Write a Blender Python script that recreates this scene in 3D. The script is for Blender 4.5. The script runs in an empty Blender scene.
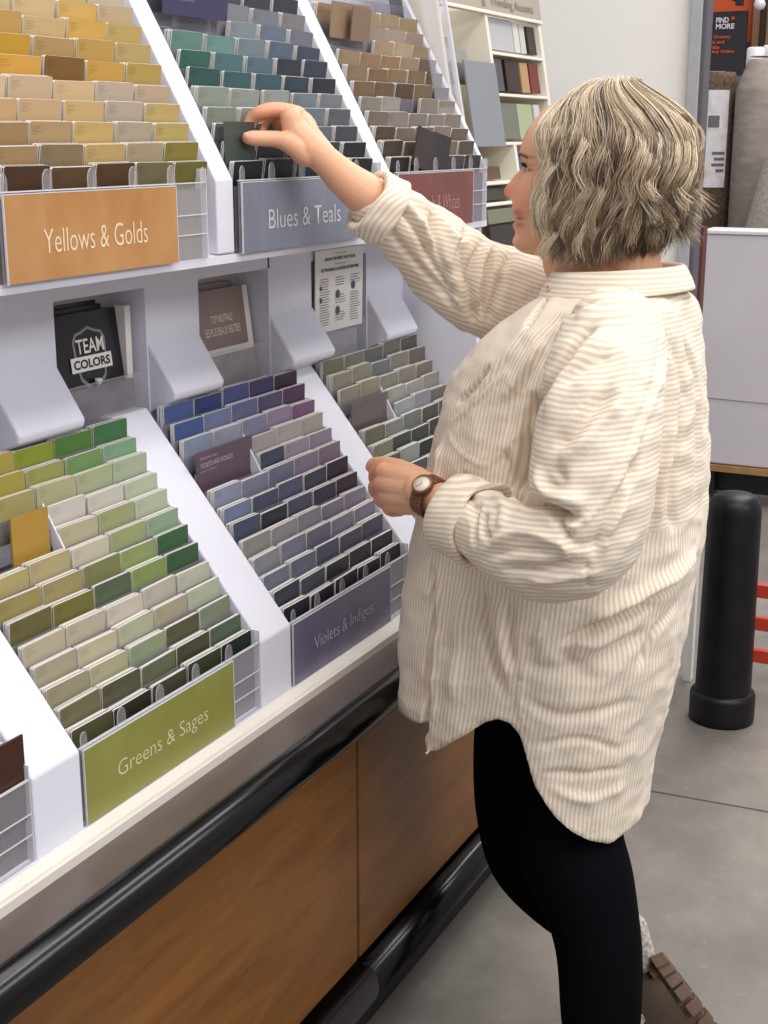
import bpy, bmesh, math, random
import numpy as np
from mathutils import Vector, Matrix, noise
from mathutils.bvhtree import BVHTree
from mathutils.kdtree import KDTree
SC = bpy.context.scene
COL = SC.collection
PI = math.pi
random.seed(4)

# ------------------------------------------------------------------ camera
F_PX = 1400.0
CAM = Vector((0, 0, 1.58))
PITCH = math.atan2(375.0, F_PX)
YAW = math.atan2(720.0, math.hypot(F_PX, 375.0))       # x axis runs along the counter
FW = Vector((math.cos(YAW)*math.cos(PITCH), math.sin(YAW)*math.cos(PITCH), -math.sin(PITCH)))
RT = Vector((math.sin(YAW), -math.cos(YAW), 0))
UP = RT.cross(FW)
cam = bpy.data.objects.new('camera', bpy.data.cameras.new('camera'))
cam.data.sensor_fit = 'VERTICAL'; cam.data.sensor_height = 36.0
cam.data.lens = F_PX/1024*36.0
cam.data.clip_start = 0.05
cam.matrix_world = Matrix(((RT.x, UP.x, -FW.x, CAM.x), (RT.y, UP.y, -FW.y, CAM.y), (RT.z, UP.z, -FW.z, CAM.z), (0, 0, 0, 1)))
COL.objects.link(cam); SC.camera = cam

def ray(x, y): return FW*F_PX + RT*(x-384) + UP*(512-y)
def atX(x, y, X):
    d = ray(x, y); return CAM + d*(X/d.x)
def atY(x, y, Y):
    d = ray(x, y); return CAM + d*(Y/d.y)
def atZ(x, y, Z):
    d = ray(x, y); return CAM + d*((Z-CAM.z)/d.z)
def proj(P):
    d = Vector(P)-CAM; k = d.dot(FW)
    return 384+F_PX*d.dot(RT)/k, 512-F_PX*d.dot(UP)/k, k

# ------------------------------------------------------------------ light
W = bpy.data.worlds.new('store_light'); SC.world = W; W.use_nodes = True
W.node_tree.nodes['Background'].inputs[0].default_value = (0.93, 0.93, 1.0, 1)
W.node_tree.nodes['Background'].inputs[1].default_value = 0.52
def area(name, loc, rot, sx, sy, power, color):
    l = bpy.data.lights.new(name, 'AREA'); l.shape = 'RECTANGLE'; l.size = sx; l.size_y = sy
    l.energy = power; l.color = color
    o = bpy.data.objects.new(name, l); o.location = loc; o.rotation_euler = rot; COL.objects.link(o); return o
area('ceiling_and_fill_light', (1.2, -0.9, 4.2), (math.radians(14), 0, 0), 4.5, 0.5, 66, (1.0, .96, .92))
area('ceiling_and_fill_light', (0.3, 0.6, 4.2), (0, math.radians(-16), 0), 0.6, 3.0, 34, (1.0, .97, .93))
area('ceiling_and_fill_light', (0.6, -3.4, 3.6), (math.radians(58), 0, 0), 5.0, 0.9, 105, (.97, .97, 1.0))  # added frontal fill from behind the camera, tilted to brighten the display
area('ceiling_and_fill_light', (3.2, -0.4, 4.4), (math.radians(10), 0, 0), 5.0, 0.4, 45, (1.0, .96, .92))
area('ceiling_and_fill_light', (7.0, 0.4, 4.6), (0, 0, 0), 6.0, 2.0, 200, (1.0, .97, .94))
SC.view_settings.view_transform = 'Standard'; SC.view_settings.look = 'None'
SC.view_settings.gamma = 1.0; SC.view_settings.use_curve_mapping = False
SC.view_settings.exposure = 0.04

# ------------------------------------------------------------------ materials
def lin(c):
    if isinstance(c, str):
        c = c.lstrip('#'); c = [int(c[i:i+2], 16)/255 for i in (0, 2, 4)]
    return tuple(x/12.92 if x <= .04045 else ((x+.055)/1.055)**2.4 for x in c[:3])
def mat(name, color, rough=.5, metal=0., spec=.5, bump=0., bscale=60., noise_mix=None, nscale=8., alpha=1., trans=0., coat=0., sss=0., stretch=None):
    m = bpy.data.materials.new(name); m.use_nodes = True
    nt = m.node_tree; b = nt.nodes['Principled BSDF']
    c = lin(color)
    b.inputs['Base Color'].default_value = (*c, 1); b.inputs['Roughness'].default_value = rough
    b.inputs['Metallic'].default_value = metal; b.inputs['Specular IOR Level'].default_value = spec
    b.inputs['Alpha'].default_value = alpha; b.inputs['Transmission Weight'].default_value = trans
    b.inputs['Coat Weight'].default_value = coat
    if sss:
        b.inputs['Subsurface Weight'].default_value = sss
        b.inputs['Subsurface Radius'].default_value = (.012, .005, .003); b.inputs['Subsurface Scale'].default_value = 1.
    tc = nt.nodes.new('ShaderNodeTexCoord'); mp = nt.nodes.new('ShaderNodeMapping')
    nt.links.new(tc.outputs['Object'], mp.inputs[0])
    if stretch: mp.inputs['Scale'].default_value = stretch
    n = nt.nodes.new('ShaderNodeTexNoise'); n.inputs['Scale'].default_value = nscale; n.inputs['Detail'].default_value = 5
    nt.links.new(mp.outputs[0], n.inputs[0])
    if noise_mix:
        r = nt.nodes.new('ShaderNodeValToRGB')
        r.color_ramp.elements[0].position = .3; r.color_ramp.elements[1].position = .7
        r.color_ramp.elements[0].color = (*lin(noise_mix), 1); r.color_ramp.elements[1].color = (*c, 1)
        nt.links.new(n.outputs[0], r.inputs[0]); nt.links.new(r.outputs[0], b.inputs['Base Color'])
    if bump:
        n2 = nt.nodes.new('ShaderNodeTexNoise'); n2.inputs['Scale'].default_value = bscale; n2.inputs['Detail'].default_value = 4
        bp = nt.nodes.new('ShaderNodeBump'); bp.inputs['Strength'].default_value = bump; bp.inputs['Distance'].default_value = .002
        nt.links.new(mp.outputs[0], n2.inputs[0]); nt.links.new(n2.outputs[0], bp.inputs['Height']); nt.links.new(bp.outputs[0], b.inputs['Normal'])
    return m
M_white = mat('white_molded_plastic', '#dcdce6', .38, spec=.4, noise_mix='#d7d6e0', nscale=5)
M_lip = mat('cream_lip', '#d9d2c8', .3)
M_lipin = mat('lip_inner', '#e8e6e2', .35)
M_tray = mat('frosted_tray_plastic', '#8f8a94', .2, alpha=.4)
M_clear = mat('clear_acrylic', '#cfcdd6', .06, alpha=.16, spec=.8)
M_edge = mat('acrylic_edge', '#e4e2e6', .2, alpha=.7)
M_tab = mat('finger_tab_acrylic', '#e0dde0', .12, alpha=.22, spec=.8)
M_laminate = mat('brown_laminate_top', '#625650', .38, noise_mix='#574c47', nscale=14, bump=.1)
M_rail = mat('black_rubber_bumper', '#050507', .22, spec=.42, bump=.1, bscale=20, stretch=(.3, 4, 4))
M_kick = mat('dark_kick', '#1b1614', .6)
M_seam = mat('seam_edge', '#7d4320', .6)
M_paper = mat('white_paper', '#e7e3dc', .7)
M_dark = mat('near_black', '#141318', .5)
M_trimlight = mat('grey_metal_trim', '#a9aaab', .5, noise_mix='#9fa0a1', nscale=30)
M_trimdark = mat('dark_grey_metal', '#57545a', .55)
M_wall = mat('cream_wall_board', '#eeebe6', .7, noise_mix='#eae6e0', nscale=2)
M_cubby = mat('cream_cubby', '#e6dfcf', .5)
M_ink = mat('ink_black', '#222026', .6)

def wood_mat():
    m = mat('cherry_wood_laminate', '#8a5430', .35, spec=.35)
    nt = m.node_tree; b = nt.nodes['Principled BSDF']
    tc = nt.nodes.new('ShaderNodeTexCoord'); mp = nt.nodes.new('ShaderNodeMapping')
    mp.inputs['Scale'].default_value = (1.4, 1, 9); mp.inputs['Rotation'].default_value = (0, math.radians(-3), 0)
    n = nt.nodes.new('ShaderNodeTexNoise'); n.inputs['Scale'].default_value = 3.2; n.inputs['Detail'].default_value = 8; n.inputs['Distortion'].default_value = .8
    n2 = nt.nodes.new('ShaderNodeTexNoise'); n2.inputs['Scale'].default_value = 26; n2.inputs['Detail'].default_value = 4
    mx = nt.nodes.new('ShaderNodeMix'); mx.inputs['Factor'].default_value = .3
    r = nt.nodes.new('ShaderNodeValToRGB')
    r.color_ramp.elements[0].position = .3; r.color_ramp.elements[1].position = .72
    r.color_ramp.elements[0].color = (*lin('#6b421f'), 1); r.color_ramp.elements[1].color = (*lin('#8c5d2e'), 1)
    nt.links.new(tc.outputs['Object'], mp.inputs[0]); nt.links.new(mp.outputs[0], n.inputs[0]); nt.links.new(mp.outputs[0], n2.inputs[0])
    nt.links.new(n.outputs[0], mx.inputs[2]); nt.links.new(n2.outputs[0], mx.inputs[3])
    nt.links.new(mx.outputs[0], r.inputs[0]); nt.links.new(r.outputs[0], b.inputs['Base Color'])
    return m
M_wood = wood_mat()
def floor_mat():
    m = mat('polished_concrete', '#8f8a83', .42, spec=.4)
    nt = m.node_tree; b = nt.nodes['Principled BSDF']
    tc = nt.nodes.new('ShaderNodeTexCoord')
    n = nt.nodes.new('ShaderNodeTexNoise'); n.inputs['Scale'].default_value = 3.0; n.inputs['Detail'].default_value = 10; n.inputs['Roughness'].default_value = .65
    r = nt.nodes.new('ShaderNodeValToRGB')
    e = r.color_ramp.elements
    e[0].position = .3; e[0].color = (*lin('#6a645e'), 1); e[1].position = .68; e[1].color = (*lin('#8c867e'), 1)
    k = e.new(.5); k.color = (*lin('#7a746d'), 1)
    mu = nt.nodes.new('ShaderNodeTexNoise'); mu.inputs['Scale'].default_value = 34; mu.inputs['Detail'].default_value = 6
    r2 = nt.nodes.new('ShaderNodeValToRGB'); r2.color_ramp.elements[0].position = .62; r2.color_ramp.elements[1].position = .74
    r2.color_ramp.elements[0].color = (0, 0, 0, 1); r2.color_ramp.elements[1].color = (.35, .35, .35, 1)
    mx = nt.nodes.new('ShaderNodeMix'); mx.data_type = 'RGBA'; mx.inputs[7].default_value = (*lin('#a39d93'), 1)
    nt.links.new(tc.outputs['Object'], n.inputs[0]); nt.links.new(tc.outputs['Object'], mu.inputs[0])
    nt.links.new(n.outputs[0], r.inputs[0]); nt.links.new(mu.outputs[0], r2.inputs[0])
    nt.links.new(r2.outputs[0], mx.inputs[0]); nt.links.new(r.outputs[0], mx.inputs[6]); nt.links.new(mx.outputs[2], b.inputs['Base Color'])
    return m
M_floor = floor_mat()
def card_mats():
    out = []
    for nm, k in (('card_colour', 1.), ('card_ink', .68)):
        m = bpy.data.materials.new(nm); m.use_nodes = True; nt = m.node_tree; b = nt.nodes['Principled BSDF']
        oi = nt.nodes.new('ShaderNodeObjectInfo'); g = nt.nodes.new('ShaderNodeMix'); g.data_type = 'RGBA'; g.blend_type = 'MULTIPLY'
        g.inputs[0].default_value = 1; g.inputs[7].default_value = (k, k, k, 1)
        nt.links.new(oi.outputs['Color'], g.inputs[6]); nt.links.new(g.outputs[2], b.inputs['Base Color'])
        b.inputs['Roughness'].default_value = .5; b.inputs['Specular IOR Level'].default_value = .35
        out.append(m)
    return out
M_card, M_cardink = card_mats()

# ------------------------------------------------------------------ mesh helpers
def link(name, me, mats, parent=None):
    o = bpy.data.objects.new(name, me)
    for m in (mats if isinstance(mats, (list, tuple)) else [mats]): me.materials.append(m)
    COL.objects.link(o)
    if parent: o.parent = parent
    return o
def tag(o, label=None, cat=None, group=None, kind=None):
    if label: o['label'] = label
    if cat: o['category'] = cat
    if group: o['group'] = group
    if kind: o['kind'] = kind
    return o
def thing(name, label, cat, loc=(0, 0, 0), group=None):
    o = bpy.data.objects.new(name, None); o.empty_display_size = .05; COL.objects.link(o); o.location = loc
    return tag(o, label, cat, group)
class MB:
    def __init__(s): s.bm = bmesh.new(); s.mi = 0
    def box(s, x0, x1, y0, y1, z0, z1):
        v = [s.bm.verts.new(p) for p in ((x0,y0,z0),(x1,y0,z0),(x1,y1,z0),(x0,y1,z0),(x0,y0,z1),(x1,y0,z1),(x1,y1,z1),(x0,y1,z1))]
        for f in ((0,3,2,1),(4,5,6,7),(0,1,5,4),(1,2,6,5),(2,3,7,6),(3,0,4,7)):
            s.bm.faces.new([v[i] for i in f]).material_index = s.mi
        return s
    def prism_x(s, poly, x0, x1):        # poly: (y,z) list
        a = [s.bm.verts.new((x0, y, z)) for y, z in poly]; b = [s.bm.verts.new((x1, y, z)) for y, z in poly]
        n = len(poly)
        fs = [s.bm.faces.new(a), s.bm.faces.new(b[::-1])]
        for i in range(n): fs.append(s.bm.faces.new((a[i], b[i], b[(i+1) % n], a[(i+1) % n])))
        for f in fs: f.material_index = s.mi
        return s
    def quad(s, *p):
        f = s.bm.faces.new([s.bm.verts.new(q) for q in p]); f.material_index = s.mi; return s
    def tube(s, pts, rad, n=8, cap=True):
        pts = [Vector(p) for p in pts]; rings = []
        nrm = None
        for i, p in enumerate(pts):
            t = (pts[min(i+1, len(pts)-1)]-pts[max(i-1, 0)]).normalized()
            if nrm is None:
                nrm = t.orthogonal().normalized()
            nrm = (nrm - t*nrm.dot(t)).normalized(); bn = t.cross(nrm)
            r = rad[i] if isinstance(rad, (list, tuple)) else rad
            rings.append([s.bm.verts.new(p+(nrm*math.cos(2*PI*k/n)+bn*math.sin(2*PI*k/n))*r) for k in range(n)])
        for a, b in zip(rings, rings[1:]):
            for k in range(n):
                f = s.bm.faces.new((a[k], a[(k+1) % n], b[(k+1) % n], b[k])); f.material_index = s.mi; f.smooth = True
        if cap:
            s.bm.faces.new(rings[0][::-1]).material_index = s.mi; s.bm.faces.new(rings[-1]).material_index = s.mi
        return s
    def lathe(s, prof, c=(0, 0, 0), n=40, cap=True):
        rings = []
        for r, z in prof:
            rings.append([s.bm.verts.new((c[0]+r*math.cos(2*PI*k/n), c[1]+r*math.sin(2*PI*k/n), c[2]+z)) for k in range(n)])
        for a, b in zip(rings, rings[1:]):
            for k in range(n):
                f = s.bm.faces.new((a[k], a[(k+1) % n], b[(k+1) % n], b[k])); f.smooth = True; f.material_index = s.mi
        if cap: s.bm.faces.new(rings[0][::-1]).material_index = s.mi; s.bm.faces.new(rings[-1]).material_index = s.mi
        return s
    def mesh(s, name='mesh', recalc=True):
        if recalc: bmesh.ops.recalc_face_normals(s.bm, faces=s.bm.faces)
        me = bpy.data.meshes.new(name); s.bm.to_mesh(me); s.bm.free(); return me
    def build(s, name, mats, parent=None, bevel=0., seg=2):
        o = link(name, s.mesh(name), mats, parent)
        if bevel:
            b = o.modifiers.new('bevel', 'BEVEL'); b.width = bevel; b.segments = seg; b.limit_method = 'ANGLE'; b.angle_limit = math.radians(35)
        return o
def text(name, body, mat_, origin, xdir, updir, width=None, size=None, parent=None, height=None, bold=0., align='CENTER', space=1.):
    """lettering as flat mesh standing on the plane (xdir, updir)"""
    c = bpy.data.curves.new(name, 'FONT'); c.body = body; c.size = 1; c.align_x = align; c.align_y = 'CENTER'
    c.offset = bold; c.resolution_u = 3; c.space_character = space
    tmp = bpy.data.objects.new(name, c); COL.objects.link(tmp)
    dg = bpy.context.evaluated_depsgraph_get(); dg.update()
    me = bpy.data.meshes.new_from_object(tmp.evaluated_get(dg))
    bpy.data.objects.remove(tmp)
    xs = [v.co.x for v in me.vertices]; ys = [v.co.y for v in me.vertices]
    w0 = max(xs)-min(xs); h0 = max(ys)-min(ys)
    sx = (width/w0) if width else (size or 1); sy = (height/h0) if height else sx
    X = Vector(xdir).normalized(); U = Vector(updir).normalized()
    cx, cy = ((max(xs)+min(xs))/2, (max(ys)+min(ys))/2) if align == 'CENTER' else (min(xs), (max(ys)+min(ys))/2)
    for v in me.vertices:
        v.co = Vector(origin)+X*((v.co.x-cx)*sx)+U*((v.co.y-cy)*sy)
    me.materials.clear()
    return link(name, me, mat_, parent)

# ------------------------------------------------------------------ structure: floor, wall
m = MB(); m.box(-2, 14, -4, 6, -.05, 0)
tag(m.build('floor', M_floor), 'polished grey concrete store floor', 'floor', kind='structure')
m = MB()
j0, j1 = atZ(600, 782, 0), atZ(768, 812, 0)
d = (j1-j0).normalized(); a = j0-d*1.4; b = j1+d*3.2; n_ = Vector((-d.y, d.x, 0))*.0035
m.quad(*[(p.x, p.y, .0008) for p in (a-n_, b-n_, b+n_, a+n_)])
tag(m.build('trim_1', mat('floor_joint_filler', '#4e4740', .8)), 'dark control joint running across the concrete floor', 'floor joint', kind='structure')
m = MB(); m.box(3.80, 3.86, .99, 3.4, 0, 3.0)
tag(m.build('wall_right', M_wall), 'plain cream white wall behind the woman', 'wall', kind='structure')
t = thing('trim_2', 'grey metal corner post at the end of the white wall', 'corner post', (3.79, .95, 0)); t['kind'] = 'structure'
def loc(o, t):      # keep world coords for a child of an Empty
    o.parent = t; o.matrix_parent_inverse = Matrix.Translation(-Vector(t.location)); return o
m = MB(); m.box(3.775, 3.785, .962, .992, 0, 3.0); loc(m.build('light_face', M_trimlight, bevel=.002), t)
m = MB(); m.box(3.785, 3.845, .950, .99, 0, 3.0); loc(m.build('dark_channel', M_trimdark, bevel=.003), t)

# ------------------------------------------------------------------ counter
XL, XR = .35, 2.80
top = thing('counter_top', 'long brown laminate counter top edged with a black rubber bumper', 'counter', (XL, 1.0, .70))
m = MB(); m.box(XL, XR+.35, .955, 1.40, .69, .72); loc(m.build('worktop', M_laminate, bevel=.002), top)
def halfround(yf, yb, z0, z1, n=12):
    zc = (z0+z1)/2; hz = (z1-z0)/2
    pts = [(yb, z0)]
    for i in range(n+1):
        a_ = -PI/2+PI*i/n
        pts.append((yf+.022-.022*math.cos(a_)*1.0, zc+hz*math.sin(a_)))
    pts.append((yb, z1)); return pts
m = MB(); m.prism_x(halfround(.925, .957, .665, .7235), XL, XR+.35); o = loc(m.build('bumper_rail', M_rail), top)
for p in o.data.polygons: p.use_smooth = True
tag(o, 'glossy black rubber bumper')
def cabinet(x0, x1, lab):
    t = thing('wood_cabinet', lab, 'cabinet', ((x0+x1)/2, 1.15, 0), 'wood veneer cabinets under the chip display')
    m = MB(); m.box(x0+.004, x1-.004, 1.0, 1.40, .17, .69); loc(m.build('carcass', M_seam), t)
    m = MB(); m.box(x0+.004, x1-.004, .985, .999, .215, .662); loc(m.build('front_panel', M_wood, bevel=.0015), t)
    m = MB(); m.box(x0, x1, 1.03, 1.40, 0, .17); loc(m.build('toe_kick', M_kick), t)
    m = MB(); m.prism_x(halfround(.945, 1.02, .135, .208), x0+.0015, x1-.0015); o = loc(m.build('kick_rail', M_rail), t)
    for p in o.data.polygons: p.use_smooth = True
cabinet(.70, 1.885, 'wood grain cabinet front, the nearer and larger one at lower left')
cabinet(1.885, 3.07, 'wood grain cabinet front beyond the vertical joint, partly behind the woman')

# ------------------------------------------------------------------ white molded display stand
st = thing('display_stand', 'white molded two-tier paint chip display stand on the counter', 'display stand', (1.8, 1.05, .72))
L0, LY0, LZ0 = .735, 1.052, .845        # lower tier
m = MB(); m.prism_x([(1.022, .72), (1.022, .733), (1.026, .734), (1.029, .729), (1.040, .727), (1.05, .736), (1.05, .72)], XL, XR+.3)
loc(m.build('front_lip', M_lip), st)
m = MB(); m.prism_x([(1.05, .72), (1.05, .737), (1.062, .737), (1.34, 1.075), (1.34, .72)], XL, 2.76); loc(m.build('lower_bed', M_white), st)
for x0, x1 in ((1.178, 1.268), (1.70, 1.79), (2.223, 2.313)):
    m = MB(); m.prism_x([(1.052, .736), (1.052, .843), (1.308, 1.166), (1.335, 1.166), (1.335, .736)], x0, x1)
    loc(m.build('lower_divider', M_white, bevel=.003, seg=3), st)
m = MB(); m.prism_x([(1.052, .73), (1.052, .85), (1.145, .97), (1.145, 1.41), (1.38, 1.41), (1.38, .73)], 2.748, 2.766)
loc(m.build('end_panel', M_white, bevel=.002), st)
# wall between the tiers, with four alcoves
ALC = [(1.214, 1.440), (1.592, 1.812), (1.962, 2.188), (2.346, 2.575)]
AZ0, AZ1 = 1.12, 1.352
m = MB()
xs = [1.0]+[v for a in ALC for v in a]+[2.748]
for i in range(0, len(xs), 2): m.box(xs[i], xs[i+1], 1.32, 1.40, 1.06, 1.43)
for a0, a1 in ALC:
    m.box(a0, a1, 1.32, 1.40, AZ1, 1.43); m.box(a0, a1, 1.32, 1.40, 1.06, AZ0)
loc(m.build('middle_wall', M_white), st)
for a0, a1 in ALC:
    m = MB(); m.box(a0, a1, 1.385, 1.40, AZ0, AZ1); loc(m.build('alcove_back', mat('alcove_grey', '#b9b6b3', .6)), st)
for p0, p1 in ((1.446, 1.589), (1.816, 1.958), (2.192, 2.350), (2.580, 2.722)):
    m = MB(); m.prism_x([(1.322, 1.270), (1.269, 1.187), (1.272, 1.176), (1.325, 1.150)], p0, p1)
    loc(m.build('sloped_pad', M_white, bevel=.005, seg=3), st)
# narrow groove seam between two molded halves
m = MB(); m.box(2.187, 2.190, 1.3185, 1.322, 1.352, 1.43); loc(m.build('panel_seam', M_dark), st)
# upper tier
UY0, UZ0 = 1.136, 1.415
m = MB(); m.prism_x([(1.136, 1.40), (1.136, 1.412), (1.16, 1.416), (1.36, 1.79), (1.47, 1.99), (1.50, 1.99), (1.50, 1.38), (1.36, 1.38)], .9, 2.77)
loc(m.build('upper_bed', M_white), st)
for x0, x1 in ((1.218, 1.268), (1.745, 1.79), (2.268, 2.313), (2.752, 2.768)):
    m = MB(); m.prism_x([(1.136, 1.414), (1.136, 1.519), (1.395, 1.99), (1.47, 1.99), (1.36, 1.414)], x0, x1)
    loc(m.build('upper_divider', M_white, bevel=.003, seg=3), st)

# ------------------------------------------------------------------ chip cards
CW = .0835
def stack_mesh(k, w=CW, h=.068, dt=.0018):
    """k thin cards one behind the other; only the front shows its colour"""
    s = MB(); rnd = random.Random(k*7)
    for i in range(k):
        y = i*dt*1.25; dx = rnd.uniform(-.0008, .0008); dz = rnd.uniform(-.0008, .0004) if i else 0
        w2 = w/2-.0012; c = .002
        out = [(-w2, -h), (w2, -h), (w2, -c), (w2-c, 0), (-w2+c, 0), (-w2, -c)]
        A = [s.bm.verts.new((x+dx, y, z+dz)) for x, z in out]; B = [s.bm.verts.new((x+dx, y+dt*.8, z+dz)) for x, z in out]
        f = s.bm.faces.new(A); f.material_index = 0 if i == 0 else 0
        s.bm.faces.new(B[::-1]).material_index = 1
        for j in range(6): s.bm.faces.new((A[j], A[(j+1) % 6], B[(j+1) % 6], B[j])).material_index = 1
    s.mi = 2
    for r in range(4):
        ln = (.016, .012, .019, .010)[r]; z = -.0065-.0030*r
        s.quad((-w/2+.006, -.0003, z), (-w/2+.006+ln, -.0003, z), (-w/2+.006+ln, -.0003, z+.0006), (-w/2+.006, -.0003, z+.0006))
    me = s.mesh('card_stack_%d' % k, recalc=False)
    for mm in (M_card, M_paper, M_cardink): me.materials.append(mm)
    return me
STACKS = {k: stack_mesh(k) for k in (1, 2, 3, 4, 5, 6, 7)}
ORD = ['front', 'second', 'third', 'fourth', 'fifth', 'sixth', 'seventh', 'eighth', 'ninth', 'tenth', 'eleventh', 'twelfth', 'thirteenth']
COLN = ['leftmost', 'second', 'middle', 'fourth', 'rightmost']
def tone(c):
    import colorsys
    c = c.lstrip('#'); r, g, b = [int(c[i:i+2], 16)/255 for i in (0, 2, 4)]
    h, l, s = colorsys.rgb_to_hls(r, g, b); h *= 360
    pre = 'near-black' if l < .17 else 'dark' if l < .33 else 'mid' if l < .55 else 'light' if l < .68 else 'pale'
    if s < .07: n = 'grey'
    elif h < 20 or h >= 330: n = 'plum' if h > 300 or h < 5 else 'brown'
    elif h < 45: n = 'gold' if s > .4 and l > .4 else ('beige' if l > .55 else 'brown')
    elif h < 70: n = 'yellow-green' if s > .3 and l > .35 else ('sage' if l > .45 else 'olive')
    elif h < 160: n = 'green'
    elif h < 200: n = 'teal'
    elif h < 250: n = 'blue'
    else: n = 'violet'
    if pre == 'near-black': return 'near-black ' + n
    return pre+' '+n
KC = .84
rc = random.Random(11)
def cards(rack, grid, x0, x1, y, z, dy, dz, lean, k=None):
    w = (x1-x0)/5; cnt = 0
    for n, row in enumerate(grid):
        for c, colr in enumerate(row):
            if not colr: continue
            px, py, _ = proj((x0+(c+.5)*w, y+dy*n, z+dz*n-.01))
            if px < -28 or py < -22 or py > 1060: continue
            kk = rc.choice((3, 4, 5, 6, 6)) if k is None else k
            o = bpy.data.objects.new('paint_chip_stack', STACKS[kk]); COL.objects.link(o)
            o.location = (x0+(c+.5)*w+rc.uniform(-.0008, .0008), y+dy*n+rc.uniform(-.001, .0008), z+dz*n+rc.uniform(-.0035, .0015))
            o.rotation_euler = (lean+rc.uniform(-.03, .03), rc.uniform(-.012, .012), rc.uniform(-.02, .02))
            l_ = lin(colr); o.color = (*[min(1, v*KC) for v in l_], 1)
            tag(o, '%s chip cards, %s in the %s row from the front, %s rack' % (tone(colr), COLN[c], ORD[n], rack), 'paint chip cards', 'paint chip cards in the %s rack' % rack)
            cnt += 1
    return cnt
G = [['#4c4a2c','#25251a','#45402f','#33391f','#13261f'],['#6d6749','#53513a','#64694c','#45462f','#51644f'],
     ['#979173','#a9a583','#8f9c7c','#55563c','#7f8b73'],['#a9a085','#bcb396','#aeb093','#aea68c','#b8bfa6'],
     ['#b9ad94','#bcb19a','#c4bbab','#bdb6a6','#c6c4b0'],['#69633a','#716c33','#55624a','#84985c','#3d6040'],
     ['#9a8c55','#9c8f60','#7d8050','#8d9b63','#3f6642'],['#b3a66c','#b3a577','#c8c0a8','#9ea777','#92ab8b'],
     [None,None,'#b9b191','#a1a577','#b6c0a3'],[None,None,'#cdc6bc','#cac4b8','#b9c2a6'],
     ['#b5a868','#a8a066','#b0ae86','#a8b089','#aab79b'],['#b0a050','#a69c45','#9a9e5c','#76995c','#7ea583'],
     ['#b3a244','#b09f4c','#8c9633','#55803c','#45774c']]
V = [['#1f232d','#1c212d','#23202b','#241c24','#271b20'],['#3c404c','#4c4e5e','#33353f','#2b2a33','#2b2432'],
     ['#777a8b','#6b6e85','#565970','#575468','#5c5366'],['#92929c','#7f8092','#76758a','#8c8598','#8a8093'],
     ['#96928f','#98949a','#8f8a96','#857c8c','#8c8494'],['#475067','#2c2d3d','#4d5166','#3f3548','#3a2b3a'],
     ['#75809f','#4b5168','#565a74','#453e52','#372534'],['#8d93a9','#80829b','#77768f','#8c7b92','#85707f'],
     [None,None,'#45475c','#988da0','#95859a'],[None,None,'#a79f9d','#aea5a3','#b0a79f'],
     ['#8c97ac','#9a9dad','#7f809b','#94839a','#7d597a'],['#46588e','#6f7a9c','#62648a','#524c68','#553a58'],
     ['#4a5f93','#303f74','#4c5184','#3f3b62','#3f2b3c']]
GR = [[None]*5]*4+[['#3c3b34','#575750','#3c3e3a',None,None],['#5c5643','#929590','#2a2b2a','#444542','#3b3a36'],['#7b7a66','#42463f','#3c423f','#3a3b38','#444440'],
     ['#696752','#7c7f7a','#6f726e','#4d4a3f','#55514a'],[None,None,'#969a9d','#85868a','#6b6763'],[None,None,'#a09c97','#96938f','#8f8a83'],
     ['#93897a','#938977','#858175','#8a8279','#7d746b'],['#8d8876','#8c8673','#6f7275','#827f76','#6b6359'],['#77735f','#74776a','#646563','#6f6f67','#5b594d']]
Yg = [['#4b2f1b','#5a4327','#53371c','#6f6444','#696227'],['#a1825a','#8a7656','#b99d62','#a8987a','#857834'],
     ['#a5825a','#b0946a','#c4a565','#ae9f88','#b4a060'],['#c4a074','#c6a67c','#c9ab74','#b8a995','#bfa66a'],
     ['#d9bb92','#cdb28f','#d4b68b','#bfad97','#bfa88c'],['#d4a54c','#d39f44','#7f5b28','#c59b48','#b29850'],
     ['#caa140','#c4982f','#b8955f','#c0994f','#b7a066'],['#c9a458','#c29a55','#c8aa76','#cda453','#bfa65f'],
     ['#ceb582','#ceb582','#ceb582','#cfa95c','#c6ad87'],['#d0b98a','#ccb080','#d2b78a','#cbb087','#c9b9a0']]
B = [['#13211f','#1c2a2b','#1f2c30','#1e2427','#17191e'],['#3d4744','#3a4647','#2c3436','#2f353b','#1d2025'],
     ['#66706b','#66706b','#5d676a','#606a73','#45494f'],['#878c80','#8d9791','#8d9791','#6f7a82','#5c6063'],
     ['#8f9a8e','#929a93','#929a93','#7a838b','#7c8084'],['#2d5350','#3b5f60','#3f5a64','#37444f','#2b2f38'],
     ['#38665a','#4f7577','#586e79','#333741','#3d4350'],['#668a7c','#6b8f89','#76858b','#5c6a7c','#454b5c'],
     [None,None,'#848d93','#6c7788','#747682'],[None,None,'#85898e','#7d8188','#85807f'],['#5a6066','#5a6066','#4b5158','#3f454b','#3a4046']]
N = [['#2c1e1d','#241b1b','#3c3331','#4c4340','#3c3231'],['#4d3e37','#6f6252','#5f5246','#776a5c','#584b40'],
     ['#5a493d','#7d7060','#7c6c60','#88796a','#6f6052'],['#7b6b60','#8d817a','#877b75','#8a7f78','#8a7c70'],
     ['#8d8378','#9b9590',None,'#8d8377','#8f8478'],['#7a6347','#6f5840','#5d4a37','#79664b','#3a302a'],
     ['#8a7457','#7c6448','#8c7453','#806a4e','#6f5d4c'],['#9b8468','#96795a','#96795a','#9d8a70','#7f6b5c'],
     [None,None,'#a8916f','#b09c7e','#a69374'],[None,None,'#a09080','#a89888','#b09a88'],['#a88d6e','#a88d6e','#a38f70','#a3906e','#ab9770']]
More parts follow.
